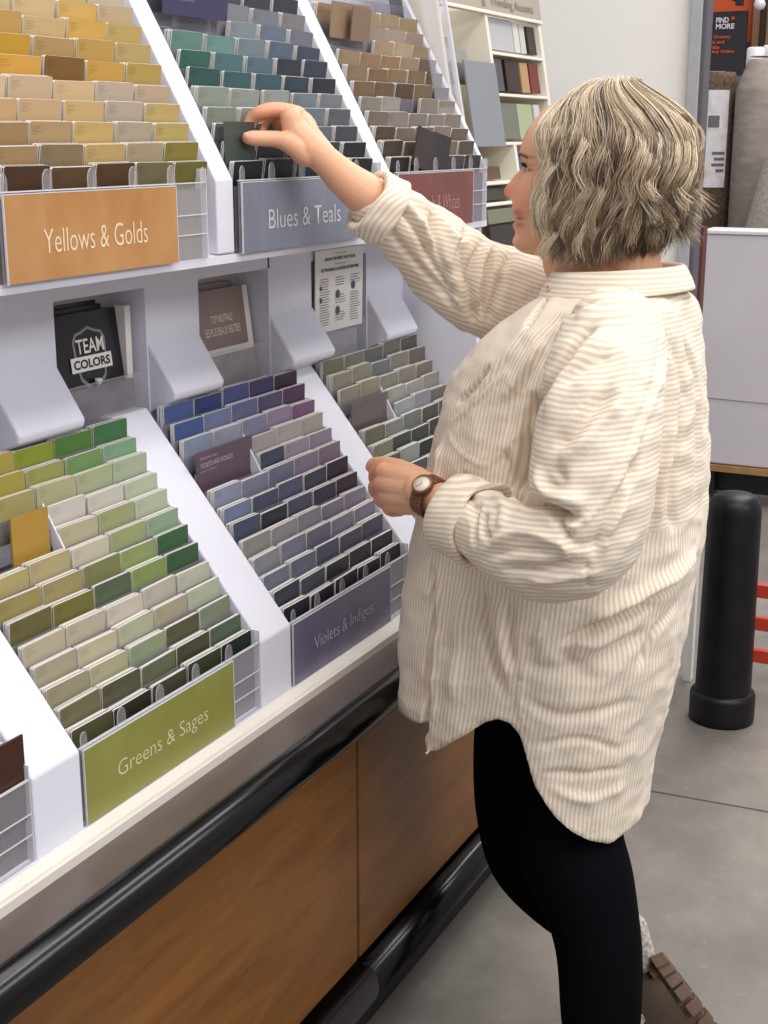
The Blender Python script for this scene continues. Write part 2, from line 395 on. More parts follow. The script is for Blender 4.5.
BR = [[None,None,'#4c2c14','#452610','#3e1d08'],[None,None,'#a98672','#b08d79','#b7957f'],[None,None,'#c2a18d','#c6a793','#c9ab98'],[None,None,'#c9ab98','#ccb09e','#d0b5a2']]
LO = dict(y=1.068, z=.862, dy=.0177, dz=.0256); UPp = dict(y=1.142, z=1.546, dy=.0146, dz=.0266)
tot = 0
tot += cards('Greens & Sages', G, 1.272, 1.699, lean=0, **LO)
tot += cards('Violets & Indigos', V, 1.794, 2.219, lean=0, **LO)
tot += cards('lower grey neutrals', GR, 2.317, 2.742, lean=0, **LO)
tot += cards('lower brown', BR, .750, 1.175, lean=0, **LO)
tot += cards('Yellows & Golds', Yg, 1.302, 1.735, lean=.15, **UPp)
tot += cards('Blues & Teals', B, 1.797, 2.262, lean=.15, **UPp)
tot += cards('Neutrals & Whites', N, 2.325, 2.748, lean=.15, **UPp)
print('CARD STACKS', tot)

# trays that hold the rows
M_inner = [mat('smoky_inner_plate', '#6d6a70', .25, spec=.5), mat('warm_inner_plate', '#7d746b', .25, spec=.5), mat('umber_inner_plate', '#3b3033', .25, spec=.5)]
def rack(lab, x0, x1, rows, y, z, dy, dz, sign, signcol, zb, yfront, sw=.35, ink='#cfc9c6', tabs=True, notray=False, tshift=0., lean=0., inner=0):
    t = thing('chip_rack', lab, 'chip rack', ((x0+x1)/2, y, zb))
    m = MB()
    for n in range(rows):
        yy = y+dy*n; zz = z+dz*n
        L = lean*1.0
        if n: m.prism_x([(yy-.0030+L*.024, zz-.028), (yy-.0042+L*.024, zz-.028), (yy-.0042+L*.055, zz-.055), (yy-.0030+L*.055, zz-.055)], x0, x1)
        m.box(x0, x1, yy-.004+L*.07, yy+dy-.004+L*.07, zz-.073, zz-.0715)
    loc(m.build('stepped_tray', M_tray), t)
    m = MB(); m.box(x0+.002, x1-.002, yfront+.0085, yfront+.010, zb+.001, zb+.098); loc(m.build('inner_plate', M_inner[inner]), t)
    m = MB(); m.box(x0, x1, yfront, yfront+.002, zb, zb+.106); loc(m.build('front_panel', M_clear), t)
    m = MB()
    m.box(x0, x1, yfront-.001, yfront+.003, zb+.1055, zb+.107)
    for q in (.035, .062): m.box(x0+sw+.002, x1, yfront-.0012, yfront, zb+q, zb+q+.0015)
    m.box(x1-.0015, x1, yfront-.001, yfront+.02, zb, zb+.125)
    loc(m.build('panel_edge', M_edge), t)
    if tabs:
        for c in range(6):
            cx = x0+(x1-x0)*c/5 + (.008 if c == 0 else -.008 if c == 5 else 0)
            m = MB(); r = .0085 if c not in (0, 5) else .006
            pts = [(cx-r, zb+.10)]+[(cx-r*math.cos(PI*i/10), zb+.118+r*1.5*math.sin(PI*i/10)) for i in range(11)]+[(cx+r, zb+.10)]
            m.tube([(px_, yfront-.001, pz) for px_, pz in pts], .0008, n=5)
            a = [m.bm.verts.new((px_, yfront, pz)) for px_, pz in pts]; m.bm.faces.new(a)
            loc(m.build('finger_tab', M_tab), t)
    if sign:
        sm = mat('sign_'+sign.split()[0].lower(), signcol[0], .25, spec=.6, noise_mix=signcol[1], nscale=9, stretch=(2, 1, 1))
        m = MB(); m.box(x0+.004, x0+sw, yfront-.0035, yfront-.0015, zb+.001, zb+.103)
        s_ = loc(m.build('sign', sm), t); tag(s_, sign+' sign')
        m = MB()
        for a0, a1, b0, b1 in ((x0+.003, x0+sw+.001, zb+.103, zb+.1042), (x0+.003, x0+.0042, zb, zb+.103), (x0+sw, x0+sw+.0012, zb, zb+.103)):
            m.box(a0, a1, yfront-.0038, yfront-.001, b0, b1)
        loc(m.build('sign_edge', M_edge), t)
        tx = text('lettering', sign, mat('ink_'+sign.split()[0].lower(), ink, .5), (x0+sw/2+tshift, yfront-.0040, zb+.047), (1, 0, 0), (0, 0, 1), width=sw*.60, bold=-.008, height=.029)
        tx.parent = s_; tx.matrix_parent_inverse = s_.matrix_parent_inverse.copy() if False else Matrix.Identity(4)
    return t
LB, UB = dict(zb=.737, yfront=1.0545), dict(zb=1.412, yfront=1.1285)
rack('clear stepped chip rack with the olive green Greens & Sages sign', 1.270, 1.699, 13, sign='Greens & Sages', signcol=('#8a8a45', '#828240'), ink='#c9c79c', **LO, **LB)
rack('clear stepped chip rack with the purple Violets & Indigos sign', 1.792, 2.221, 13, sign='Violets & Indigos', signcol=('#6f6880', '#645d76'), ink='#b5afbd', **LO, **LB)
rack('clear stepped rack of grey chips on the lower tier, beside the woman', 2.315, 2.744, 13, sign=None, signcol=None, **LO, **LB)
rack('clear stepped rack of brown chips at the lower left corner', .748, 1.176, 5, sign=None, signcol=None, tabs=False, inner=2, **LO, **LB)
rack('clear stepped chip rack with the orange-brown Yellows & Golds sign', 1.277, 1.706, 13, sign='Yellows & Golds', inner=1, signcol=('#b98a58', '#a87745'), ink='#e3cfae', lean=.15, **UPp, **UB)
rack('clear stepped chip rack with the grey-blue Blues & Teals sign', 1.793, 2.258, 13, sign='Blues & Teals', signcol=('#7a7e8c', '#6c707f'), ink='#c3c5c4', sw=.385, lean=.15, **UPp, **UB)
rack('clear stepped chip rack with the dark red Neutrals & Whites sign', 2.318, 2.746, 13, sign='Neutrals & Whites', inner=2, signcol=('#7b3b2c', '#683024'), ink='#b08a7c', lean=.15, **UPp, **UB)
#STAGE2
# ------------------------------------------------------------------ corner below the grey post
m = MB(); m.box(3.93, 3.96, .925, .948, 0, .50)
tag(m.build('corner_guard', M_wall), 'short white corner guard at the foot of the grey post behind the bollard', 'corner guard')

# ------------------------------------------------------------------ booklets in the alcoves
def booklet(name, lab, cat, x0, x1, z0, z1, y, tilt, color, thick=.006, name2='cover', group=None):
    """upright booklet whose top leans back by tilt; returns the Empty, and a placing function for print on its cover"""
    t = thing(name, lab, cat, ((x0+x1)/2, y, z0), group)
    h = z1-z0
    def P(u, v, off=0.):
        return Vector((x0+(x1-x0)*u, y+tilt*h*v-off, z0+h*v))
    m = MB(); m.prism_x([(y, z0), (y+tilt*h, z1), (y+tilt*h+thick, z1), (y+thick, z0)], x0, x1)
    c = loc(m.build(name2, color), t)
    return t, c, P
def plate(P, u0, u1, v0, v1, off, mt, name, parent):
    m = MB(); m.quad(P(u0, v0, off), P(u1, v0, off), P(u1, v1, off), P(u0, v1, off)); o = loc(m.build(name, mt), parent); return o
def onplate(P, body, mt, u, v, w, off, name, parent, h=None, bold=.0, up=None, xd=(1, 0, 0), align='CENTER'):
    up = up or tuple((P(0, 1)-P(0, 0)).normalized())
    o = text(name, body, mt, P(u, v, off), xd, up, width=w, height=h, bold=bold, align=align); loc(o, parent); return o
M_black = mat('booklet_black', '#18171c', .3)
M_shield = mat('shield_grey', '#8a898f', .4)
for i in range(2):
    booklet('booklet', 'black booklet with only its top edge showing behind the Team Colors booklet' if i == 0 else 'rearmost black booklet in the Team Colors alcove, only its top edge showing', 'booklet', 1.606-.004*i, 1.770, 1.14, 1.329+.006*i, 1.352+.009*i, .12, M_black)
t, c, P = booklet('booklet', 'black TEAM COLORS booklet with a grey shield, front in its alcove', 'booklet', 1.612, 1.785, 1.135, 1.323, 1.336, .12, M_black)
m = MB(); m.box(1.7855, 1.800, 1.340, 1.362, 1.14, 1.325); loc(m.build('page_edge', M_paper), t)
m = MB()
sh = [(-.5, -.05), (-.52, .35), (-.42, .5), (-.25, .53), (0, .62), (.25, .53), (.42, .5), (.52, .35), (.5, -.05), (.4, -.45), (0, -.75), (-.4, -.45)]
pts = [P(.56+.44*a, .64+.40*b_, .0008) for a, b_ in sh]; m.bm.faces.new([m.bm.verts.new(p) for p in pts]); loc(m.build('shield', M_shield), t)
m = MB(); pts = [P(.56+.39*a, .645+.355*b_, .0014) for a, b_ in sh]; m.bm.faces.new([m.bm.verts.new(p) for p in pts]); loc(m.build('shield_field', M_black), t)
plate(P, .27, .84, .535, .655, .0020, M_paper, 'word_band', t)
onplate(P, 'TEAM', M_paper, .56, .735, .066, .0022, 'team_lettering', t, h=.022, bold=.012)
onplate(P, 'COLORS', M_ink, .555, .595, .088, .0026, 'colors_lettering', t, h=.014, bold=.03)
m = MB(); m.lathe([(.0035, 0), (.004, .002), (.001, .004), (.001, .009), (.005, .013), (.006, .020)], c=P(.56, .36, .0065), n=10); loc(m.build('trophy_cup', M_paper), t)
M_taupe = mat('taupe_cover', '#8a746d', .4)
t, c, P = booklet('booklet', 'taupe TOP NEUTRALS booklet with a white border in its alcove', 'booklet', 2.000, 2.178, 1.135, 1.322, 1.338, .12, M_paper)
plate(P, .0, .90, .46, 1., .0008, M_taupe, 'taupe_cover', t)
onplate(P, 'TOP NEUTRALS', M_paper, .46, .735, .068, .0014, 'lettering', t, h=.013, bold=.0)
onplate(P, 'LES PLUS BEAUX NEUTRES', M_paper, .46, .62, .112, .0014, 'lettering', t, h=.014, bold=.0)
booklet('booklet', 'taupe booklet leaning behind the TOP NEUTRALS one, top edge showing', 'booklet', 1.995, 2.15, 1.14, 1.332, 1.352, .12, M_taupe)
M_gold = mat('gold_header', '#a08250', .5)
t, c, P = booklet('leaflet', 'white bilingual paint guide leaflet with a gold header band', 'leaflet', 2.352, 2.548, 1.212, 1.388, 1.316, -.02, M_paper, thick=.002, name2='sheet')
c.data.transform(Matrix.Identity(4))
plate(P, 0, 1, .90, 1.0, .0006, M_gold, 'header_band', t)
lw = ((.80, 'Your guide to', .045, 0), (.745, 'FINDING THE PERFECT PAINT COLOR', .125, .03), (.685, 'Votre guide pour', .05, 0), (.63, 'DE TROUVER LA COULEUR DE PEINTURE', .155, .03))
for v, bd, w, b_ in lw: onplate(P, bd, M_ink, .5, v+.05, w, .0012, 'lettering', t, h=.0062 if b_ else .004, bold=b_)
rr = random.Random(3)
m = MB()
for cu in (.08, .40, .72):
    for k in range(19):
        v = .58-.028*k
        if cu == .40 and k % 7 > 3: continue
        if cu == .72 and 3 < k < 7: continue
        m.quad(P(cu, v, .001), P(cu+rr.uniform(.14, .22), v, .001), P(cu+rr.uniform(.14, .22), v+.009, .001), P(cu, v+.009, .001))
loc(m.build('text_lines', mat('print_grey', '#77757c', .6)), t)
m = MB()
for u, v in ((.10, .49), (.10, .36), (.45, .40), (.45, .22), (.78, .47)):
    m = MB(); cpt = P(u, v, .0014); rI = .0045 if u < .3 else .0085
    m.bm.faces.new([m.bm.verts.new(cpt+Vector((rI*math.cos(a*PI/6), 0, rI*math.sin(a*PI/6)))) for a in range(12)])
    loc(m.build('print_icon', mat('icon_dark', '#55535a', .6)), t)
# dark lower booklets behind clear pocket fronts
def photo_mat(nm, a, b_):
    return mat(nm, a, .35, noise_mix=b_, nscale=22, stretch=(1, 1, 2))
for (a0, a1), ca, cb, lab in ((ALC[1], '#6c6866', '#35323a', 'dark photo leaflet in the clear pocket under the black Team Colors booklet'), (ALC[2], '#9b8e8a', '#72625f', 'taupe photo leaflet in the clear pocket below the TOP NEUTRALS booklet'), (ALC[3], '#b9b6b8', '#9a979b', 'pale grey leaflet in the clear pocket below the white paint guide')):
    t, c, P = booklet('photo_leaflet', lab, 'leaflet', a0+.03, a1-.02, 1.09, 1.212, 1.326, .06, photo_mat('photo_print', ca, cb), thick=.003)
    m = MB(); m.box(a0+.012, a1-.004, 1.3195, 1.3215, 1.085, 1.222); m.box(a0+.012, a1-.004, 1.3190, 1.3215, 1.2205, 1.2225)
    o = m.build('leaflet_pocket', M_clear); loc(o, st)

# brochures and spare cards standing in the racks
def rack_card(lab, cat, name, x0, x1, y, ztop, h, color, lean=0., rot=0., thick=.003, lines=None, linecol='#b9aebb'):
    t = thing(name, lab, cat, ((x0+x1)/2, y, ztop-h))
    m = MB(); w = (x1-x0)/2
    m.box(-w, w, 0, thick, 0, h); o = m.build('cover', color, t); 
    t.rotation_euler = (lean, rot, 0)
    if lines:
        for body, v, wd, hh in lines:
            q = text('lettering', body, mat('print_pale', linecol, .5), (-w+.008, -.0006, h*v), (1, 0, 0), (0, 0, 1), width=wd, height=hh, align='LEFT'); q.parent = t
    return t
M_violet = mat('brochure_violet', '#5d4a59', .35, noise_mix='#574453'); M_vwhite = M_paper
rack_card('deep violet brochure standing in the Violets & Indigos rack', 'brochure', 'brochure', 1.797, 1.962, 1.222, 1.098, .075, M_violet, lines=(('Discover our', .86, .05, .004), ('VIOLETS AND INDIGOS', .70, .095, .008), ('paint colors', .57, .05, .003)))
rack_card('large dark brown card standing high at the lower left corner', 'sample card', 'sample_card', 1.03, 1.177, 1.0600, .900, .11, mat('dark_brown_card', '#3a1d0c', .4))
rack_card('mustard gold sample card standing in the Greens & Sages rack', 'sample card', 'sample_card', 1.362, 1.436, 1.221, 1.098, .072, mat('mustard', '#a88339', .4), rot=.0)
rack_card('brown grey brochure standing in the lower grey rack', 'brochure', 'brochure', 2.322, 2.478, 1.222, 1.090, .070, mat('brochure_brown', '#5f5652', .3), lines=(('GREY NEUTRALS', .7, .08, .006),), linecol='#86807c')
rack_card('dark indigo booklet standing high in the Blues & Teals rack', 'booklet', 'booklet', 1.800, 1.972, 1.255, 1.85, .095, mat('indigo', '#3b3656', .35), lean=.1, lines=(('Paint colors', .25, .07, .005),), linecol='#8c88a8')
rack_card('brown card standing high in the Neutrals & Whites rack', 'sample card', 'sample_card', 2.375, 2.448, 1.247, 1.808, .058, mat('brown_card', '#7c6552', .4), lean=.1)
rack_card('wide beige brown brochure high in the Neutrals & Whites rack', 'brochure', 'brochure', 2.325, 2.470, 1.262, 1.815, .062, mat('beige_brown', '#8c745a', .4), lean=.1)
rack_card('dark umber card tilted up out of the Neutrals & Whites front row, the taller', 'sample card', 'sample_card', 2.405, 2.487, 1.136, 1.594, .072, mat('umber', '#3b302d', .45), lean=.1, rot=.2)
rack_card('dark umber card tilted out of the Neutrals & Whites front row, the lower one', 'sample card', 'sample_card', 2.485, 2.565, 1.139, 1.585, .070, mat('umber_dark', '#30272a', .45), lean=.1, rot=.14)
for (x0, x1, row, k) in ((1.452, 1.53, 9, 0), (1.965, 2.05, 9, 0), (2.482, 2.56, 9, 0)):
    # slanted white pocket divider at the side of each brochure
    m = MB(); yb = LO['y']+LO['dy']*7.2; zb_ = LO['z']+LO['dz']*7.2
    m.prism_x([(yb, zb_-.02), (yb+.040, zb_+.052), (yb+.043, zb_+.050), (yb+.02, zb_-.03)], x0-.010, x0-.007)
    o = m.build('pocket_side', M_white); loc(o, st)

# ------------------------------------------------------------------ accent shelf beyond the racks
sh_ = thing('accent_shelf', 'cream slanted cubby shelf headed Trending Accents, beyond the racks', 'shelf', (3.1, 1.25, .72))
TAN = .176
def SY(z): return 1.236+(z-1.692)*TAN
def slab(x0, x1, z0, z1, y_off=0., depth=.16, mt=M_cubby, name='board', parent=sh_, bev=0.0015):
    m = MB(); m.prism_x([(SY(z0)+y_off, z0), (SY(z1)+y_off, z1), (SY(z1)+y_off+depth, z1), (SY(z0)+y_off+depth, z0)], x0, x1)
    return loc(m.build(name, mt, bevel=bev), parent)
slab(3.385, 3.402, .72, 2.0, name='side_panel'); slab(2.785, 2.80, .72, 2.0, name='side_panel')
slab(2.80, 3.385, .72, 2.0, y_off=.13, depth=.012, name='back_panel')
slab(3.045, 3.060, 1.56, 1.855, name='upright'); slab(3.115, 3.130, .9, 1.565, name='upright')
for z0, xa, xb in ((1.757, 3.06, 3.385), (1.667, 3.06, 3.385), (1.560, 2.80, 3.385), (1.475, 2.80, 3.115), (1.430, 2.80, 3.115), (1.46, 3.13, 3.385), (1.32, 2.80, 3.385), (1.10, 2.80, 3.385), (.90, 2.80, 3.385)):
    slab(xa, xb, z0+.002, z0+.009, depth=.13, name='shelf_board')
hb = slab(2.80, 3.402, 1.853, 1.92, y_off=-.004, depth=.02, mt=mat('header_taupe', '#a99f90', .5), name='header_sign')
slab(2.80, 3.402, 1.845, 1.853, y_off=-.006, depth=.02, name='header_rail')
for bd, xx, ww in (('&', 3.035, .02), ('Trending Accents', 3.21, .27)):
    q = text('header_lettering', bd, mat('header_ink', '#827a6f', .6), (xx, SY(1.872)-.0055, 1.872), (1, 0, 0), (0, TAN, 1), width=ww, height=.026, bold=0.); loc(q, sh_)
M_pk = {}
def panelc(lab, x0, x1, z0, z1, colr, yoff=.01, rot=0., thick=.012):
    key = colr
    if key not in M_pk: M_pk[key] = mat('accent_'+tone(colr).replace(' ', '_').replace('-', '_'), colr, .45)
    m = MB(); y0 = SY(z0)+yoff
    m.prism_x([(y0, z0), (y0+(z1-z0)*TAN, z1), (y0+(z1-z0)*TAN+thick, z1), (y0+thick, z0)], x0, x1)
    o = m.build('accent_card', M_pk[key]); tag(o, lab, 'sample card'); 
    return o
A = panelc
A('large white grey accent card in the top right cubby', 3.075, 3.225, 1.772, 1.842, '#b3b2b4')
A('white accent card standing right of the large one in the top cubby', 3.232, 3.265, 1.772, 1.838, '#cfccc7')
A('second narrow white accent card in the top right cubby', 3.272, 3.305, 1.772, 1.836, '#c4c0ba')
A('near-black narrow accent card at the right of the top cubby', 3.325, 3.375, 1.772, 1.836, '#2f2723')
A('dark grey accent card in the second right-hand cubby', 3.07, 3.13, 1.682, 1.752, '#4d4a4e')
A('dark brown accent card in the second right-hand cubby', 3.15, 3.235, 1.682, 1.752, '#2d1b13')
A('tan accent card between the brown and the red cards', 3.245, 3.295, 1.682, 1.75, '#b08c5f')
A('brick red accent card in the second right-hand cubby', 3.305, 3.365, 1.682, 1.75, '#6d271c')
A('pale sage green accent card in the third right-hand cubby', 3.19, 3.285, 1.576, 1.655, '#a3ad8a')
A('olive grey accent card left of the pale sage one', 3.075, 3.185, 1.576, 1.655, '#6f7064')
A('white accent card right of the pale sage one', 3.30, 3.34, 1.576, 1.655, '#c9c2be')
A('slate blue accent card in the lower right cubby by the nose', 3.14, 3.26, 1.475, 1.55, '#4c5563')
A('black small accent card in the left cubby under the header', 2.84, 2.90, 1.79, 1.826, '#1b1a1a', yoff=.05)
A('light brown accent card in the left cubby', 2.83, 2.955, 1.76, 1.79, '#8c7a68', yoff=.05)
A('light grey accent card stepped below the light brown one', 2.83, 2.99, 1.725, 1.765, '#96918f', yoff=.035)
A('mid grey accent card stepped above the large light grey one', 2.83, 3.02, 1.69, 1.735, '#6b6868', yoff=.02)
c1 = A('large light grey flat card standing tall in front of the left cubby', 2.86, 3.035, 1.56, 1.738, '#84878c', yoff=-.012, thick=.004)
A('slate accent card standing in the lower left cubby', 2.95, 3.02, 1.50, 1.545, '#59636b', yoff=.06)
A('rust brown accent card in the lower left cubby', 2.92, 3.08, 1.487, 1.515, '#5f4538', yoff=.03)
A('dark olive brown accent card below the rust brown one', 2.92, 3.10, 1.444, 1.47, '#3f372b', yoff=.01)
A('sage green accent card below the dark olive brown one', 2.90, 3.11, 1.395, 1.425, '#747560', yoff=.0)
A('dark plum brown accent card lowest in the left cubby', 2.90, 3.11, 1.336, 1.39, '#2f2523', yoff=-.0)
# tall slate-blue display card behind a clear frame, between rack and shelf
t = thing('acrylic_frame', 'clear acrylic frame holding a tall slate blue print beside the shelf', 'display frame', (2.78, 1.2, 1.6))
m = MB(); m.prism_x([(1.195, 1.60), (1.27, 2.0), (1.273, 2.0), (1.198, 1.60)], 2.66, 2.785); loc(m.build('clear_sheet', M_clear), t)
m = MB(); m.prism_x([(1.193, 1.60), (1.268, 2.0), (1.276, 2.0), (1.201, 1.60)], 2.778, 2.787); loc(m.build('clear_edge', M_edge), t)
m = MB(); m.prism_x([(1.30, 1.70), (1.345, 2.0), (1.348, 2.0), (1.303, 1.70)], 2.69, 2.745); loc(m.build('slate_print', mat('slate_print', '#4f585f', .4, noise_mix='#39414a', nscale=6)), t)

# ------------------------------------------------------------------ bollard
t = thing('bollard', 'short black round bollard standing on the concrete by the woman', 'bollard', (3.70, .778, 0))
M_boll = mat('black_bollard_plastic', '#0a090b', .4, spec=.3, noise_mix='#171518', nscale=12, bump=.15, bscale=90)
m = MB(); m.lathe([(.076, .03), (.077, .08), (.0712, .60), (.069, .622), (.060, .640), (.045, .650), (.02, .654), (.001, .655)], n=48); m.build('post_sleeve', M_boll, t)
m = MB(); m.lathe([(.089, 0), (.090, .01), (.090, .072), (.087, .082), (.080, .087), (.077, .088)], n=48); m.build('base_ring', M_boll, t)
# ------------------------------------------------------------------ red cart
t = thing('red_cart', 'red metal frame with three horizontal bars, behind the bollard', 'cart', (3.96, .55, 0))
M_red = mat('red_paint', '#c0402a', .4)
for z in (.305, .205, .105):
    m = MB(); m.box(-.012, .012, -.33, .235, z-.020, z+.020); m.build('bar', M_red, t, bevel=.003)
for y in (-.33, .235-.012):
    m = MB(); m.box(-.014, .014, y-.012, y+.012, 0, .40); m.build('upright', M_red, t, bevel=.003) if y < 0 else m.bm.free()
# ------------------------------------------------------------------ boxed boards, pallet, carpets
t = thing('white_board_stack', 'big white shrink-wrapped board stack on a wooden pallet', 'board stack', (6.5, .9, .17))
M_wb = mat('white_wrap', '#c9c4c8', .45, noise_mix='#c1bcc1', nscale=3)
m = MB(); m.box(6.1, 6.30, .2, 1.50, .175, 1.178); loc(m.build('boards', M_wb, bevel=.008), t)
m = MB(); m.box(6.092, 6.31, .19, 1.505, 1.178, 1.195); loc(m.build('top_edge', mat('white_cap', '#d5d1d3', .5), bevel=.004), t)
m = MB(); m.tube([(6.097, .3, .44), (6.097, 1.0, .462), (6.097, 1.49, .47)], .0025, n=5); loc(m.build('strap_line', mat('strap', '#b3adb0', .5)), t)
t = thing('pallet', 'wooden pallet under the white board stack', 'pallet', (6.5, .9, 0))
M_pal = mat('pallet_wood', '#a37f4f', .7, noise_mix='#8a683e', nscale=20)
m = MB(); m.box(6.08, 6.33, .18, 1.52, .145, .172); loc(m.build('deck', M_pal), t)
m = MB(); m.box(6.09, 6.32, .20, 1.10, 0, .03); loc(m.build('bottom_board', M_pal), t)
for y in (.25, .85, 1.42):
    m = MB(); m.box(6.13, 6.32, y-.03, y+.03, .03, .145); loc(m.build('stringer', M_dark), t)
m = MB(); m.box(6.20, 6.22, .2, 1.5, .03, .145); loc(m.build('pallet_gap_shade', M_dark), t)  # near-black sheet standing in for the shade inside the pallet gap
M_lab = mat('label_ink', '#5b575c', .6)
def carpet(lab, x, y, r, h, mt, core, tiltv=(0, 0), label_=None, wrapz=None, folds=0):
    t = thing('carpet_roll', lab, 'carpet roll', (x, y, 0))
    m = MB()
    prof = [(r, 0), (r, h-.06), (r*.98, h-.025), (r*.9, h)]
    if folds:
        prof = [(r, 0), (r, h-.16)]
        for i in range(folds): prof += [(r*(1.0-.075*i), h-.15+.025*i), (r*(.965-.075*i), h-.135+.025*i)]
    m.lathe(prof+[(.03, prof[-1][1])], n=40); m.build('roll', mt, t)
    m = MB(); m.lathe([(r*.55, h+.001), (r*.5, h+.004), (r*.1, h+.002)], n=30); m.build('rolled_end', core, t)
    if label_:
        m = MB(); z0, z1, a0, a1 = label_
        n = 10
        for i in range(n):
            p0, p1 = a0+(a1-a0)*i/n, a0+(a1-a0)*(i+1)/n
            m.quad(*[((r+.004)*math.cos(a), (r+.004)*math.sin(a), z) for a, z in ((p0, z0), (p1, z0), (p1, z1), (p0, z1))])
        lb = m.build('paper_label', mat('label_paper', '#cfcacb', .5, noise_mix='#b9b4b6', nscale=25), t)
        for k, (za, zb2, fa, fb) in enumerate(((.62, .74, .45, .95), (.34, .37, .1, .7), (.28, .31, .1, .6), (.22, .25, .1, .7), (.16, .19, .1, .5))):
            m = MB()
            for i in range(5):
                p0 = a0+(a1-a0)*(1-fb+(fb-fa)*i/5); p1 = a0+(a1-a0)*(1-fb+(fb-fa)*(i+1)/5)
                m.quad(*[((r+.006)*math.cos(a), (r+.006)*math.sin(a), z0+(z1-z0)*z) for a, z in ((p0, za), (p1, za), (p1, zb2), (p0, zb2))])
            m.build('label_print', M_lab, t)
    t.rotation_euler = (tiltv[0], tiltv[1], 0)
    return t
M_cb = mat('brown_carpet', '#6b5644', .9, noise_mix='#3d2f24', nscale=60, bump=1., bscale=160)
M_cg = mat('greige_carpet', '#9b9089', .8, noise_mix='#857a73', nscale=12, bump=.6, bscale=120, stretch=(1, 1, 3))
M_cl = mat('pale_speckled_carpet', '#b5aea6', .9, noise_mix='#8f877f', nscale=90, bump=1., bscale=180)
M_core = mat('rolled_backing', '#8c7869', .8)
bb = PI+math.atan2(1.66, 7.0)
carpet('tall brown shag carpet roll with a white paper label', 7.15, 1.748, .115, 1.885, M_cb, M_core, label_=(1.34, 1.80, bb-.15, bb+.75))
carpet('tall greige carpet roll with folded top edges', 7.12, 1.500, .125, 1.95, M_cg, mat('rolled_backing_grey', '#9f958e', .8), folds=6, tiltv=(0, 0))
carpet('pale speckled carpet roll leaning at the right edge', 6.74, 1.585, .13, 1.55, M_cl, M_core, tiltv=(.22, 0))
# dark red upright behind the grey post
m = MB(); m.box(5.2, 5.26, 1.275, 1.345, 0, 1.26)
tag(m.build('red_upright', mat('dark_red_paint', '#5a1f17', .5)), 'dark red steel upright between the grey post and the white boards', 'rack upright')
# far signs and racking
t = thing('hanging_sign', 'black FIND MORE store sign with orange lettering beyond the carpets', 'sign', (10, 2.36, 2.0))
m = MB(); m.box(10, 10.03, 2.24, 2.56, 1.98, 2.40); loc(m.build('board', mat('sign_black', '#1d1b20', .5)), t)
m = MB(); m.box(10.031, 10.06, 2.37, 2.41, 0, 2.3); loc(m.build('stand_post', M_dark), t)
M_sw = mat('sign_white', '#d9d5d8', .5); M_so = mat('sign_orange', '#c84c1e', .5)
for body, y, z, w, h, mm in (('FIND', 2.405, 2.345, .085, .035, M_sw), ('MORE', 2.385, 2.305, .125, .035, M_sw), ('Grocery', 2.40, 2.235, .12, .028, M_so), ('is and', 2.425, 2.205, .08, .024, M_so), ('tile', 2.44, 2.17, .05, .024, M_so), ('buy Online', 2.39, 2.14, .15, .026, M_so)):
    q = text('lettering', body, mm, (9.994, y, z), (0, -1, 0), (0, 0, 1), width=w, height=h, bold=.03); loc(q, t)
m = MB(); m.box(9.99, 9.998, 2.325, 2.345, 2.345, 2.365); loc(m.build('orange_square', M_so), t)
m = MB(); m.box(10.3, 10.36, 2.27, 2.55, 2.22, 2.52); tag(m.build('orange_sign', mat('orange_panel', '#c9521c', .5)), 'orange sign panel partly hidden behind the black FIND MORE sign', 'sign')
m = MB(); m.box(10.2, 10.3, 2.20, 2.245, 0, 3.2); tag(m.build('wooden_post', mat('post_wood', '#8f6a4c', .6)), 'narrow brown upright post right of the FIND MORE sign', 'post')
m = MB(); m.box(10.1, 10.3, 1.85, 2.13, 0, 3.2); tag(m.build('brown_wall_board', mat('panel_wood', '#8b6446', .6, noise_mix='#7d5a3f')), 'wide brown panel at the upper right edge behind the carpets', 'panel')
m = MB(); m.box(10.9, 11.0, 1.2, 3.4, 0, 3.2); tag(m.build('storage_rack', mat('dark_racking', '#3a3330', .8, noise_mix='#544b45', nscale=3)), 'dark store racking far behind the carpet rolls', 'racking')  # one dark slab with mottled brown tone
t = thing('globe_lamp', 'small round white globe lamp hanging high right beyond the carpets', 'lamp', (9.8, 2.12, 2.42))
m = MB(); m.lathe([(.001, -.04), (.028, -.03), (.04, 0), (.028, .03), (.001, .04)], n=20); m.build('globe', mat('globe_white', '#d8d6d8', .3), t)
m = MB(); m.lathe([(.008, .03), (.008, .5)], n=8); m.build('stem', M_dark, t)
t = thing('spot_arm', 'black angled metal arm above the FIND MORE sign', 'bracket', (9.9, 2.35, 2.45))
m = MB(); m.tube([(0, .12, .06), (0, -.05, .01)], .008); m.build('arm', M_dark, t)
m = MB(); m.box(-.02, .02, -.10, -.05, -.025, .03); m.build('head', M_dark, t, bevel=.004)
for i, (y, z) in enumerate(((1.615, 2.02), (1.73, 2.0), (1.67, 2.06))):
    m = MB(); m.lathe([(.001, 0), (.045, 0), (.05, .02), (.05, .14), (.04, .15), (.001, .15)], n=16)
    o = m.build('wrapped_roll', mat('wrapped_white', '#d9d5d6', .4)); o.location = (8.3+(.12 if i == 2 else 0), y+.07, (1.915 if i < 2 else 1.93))
    tag(o, ('leftmost', 'right-hand', 'upper middle')[i]+' small white wrapped roll behind the greige carpet', 'wrapped roll', 'white wrapped rolls on the far shelf')
m = MB(); m.box(8.2, 8.6, 1.58, 1.90, 1.87, 1.91); tag(m.build('far_shelf', M_trimdark), 'dark shelf holding small white wrapped rolls beyond the carpets', 'shelf')

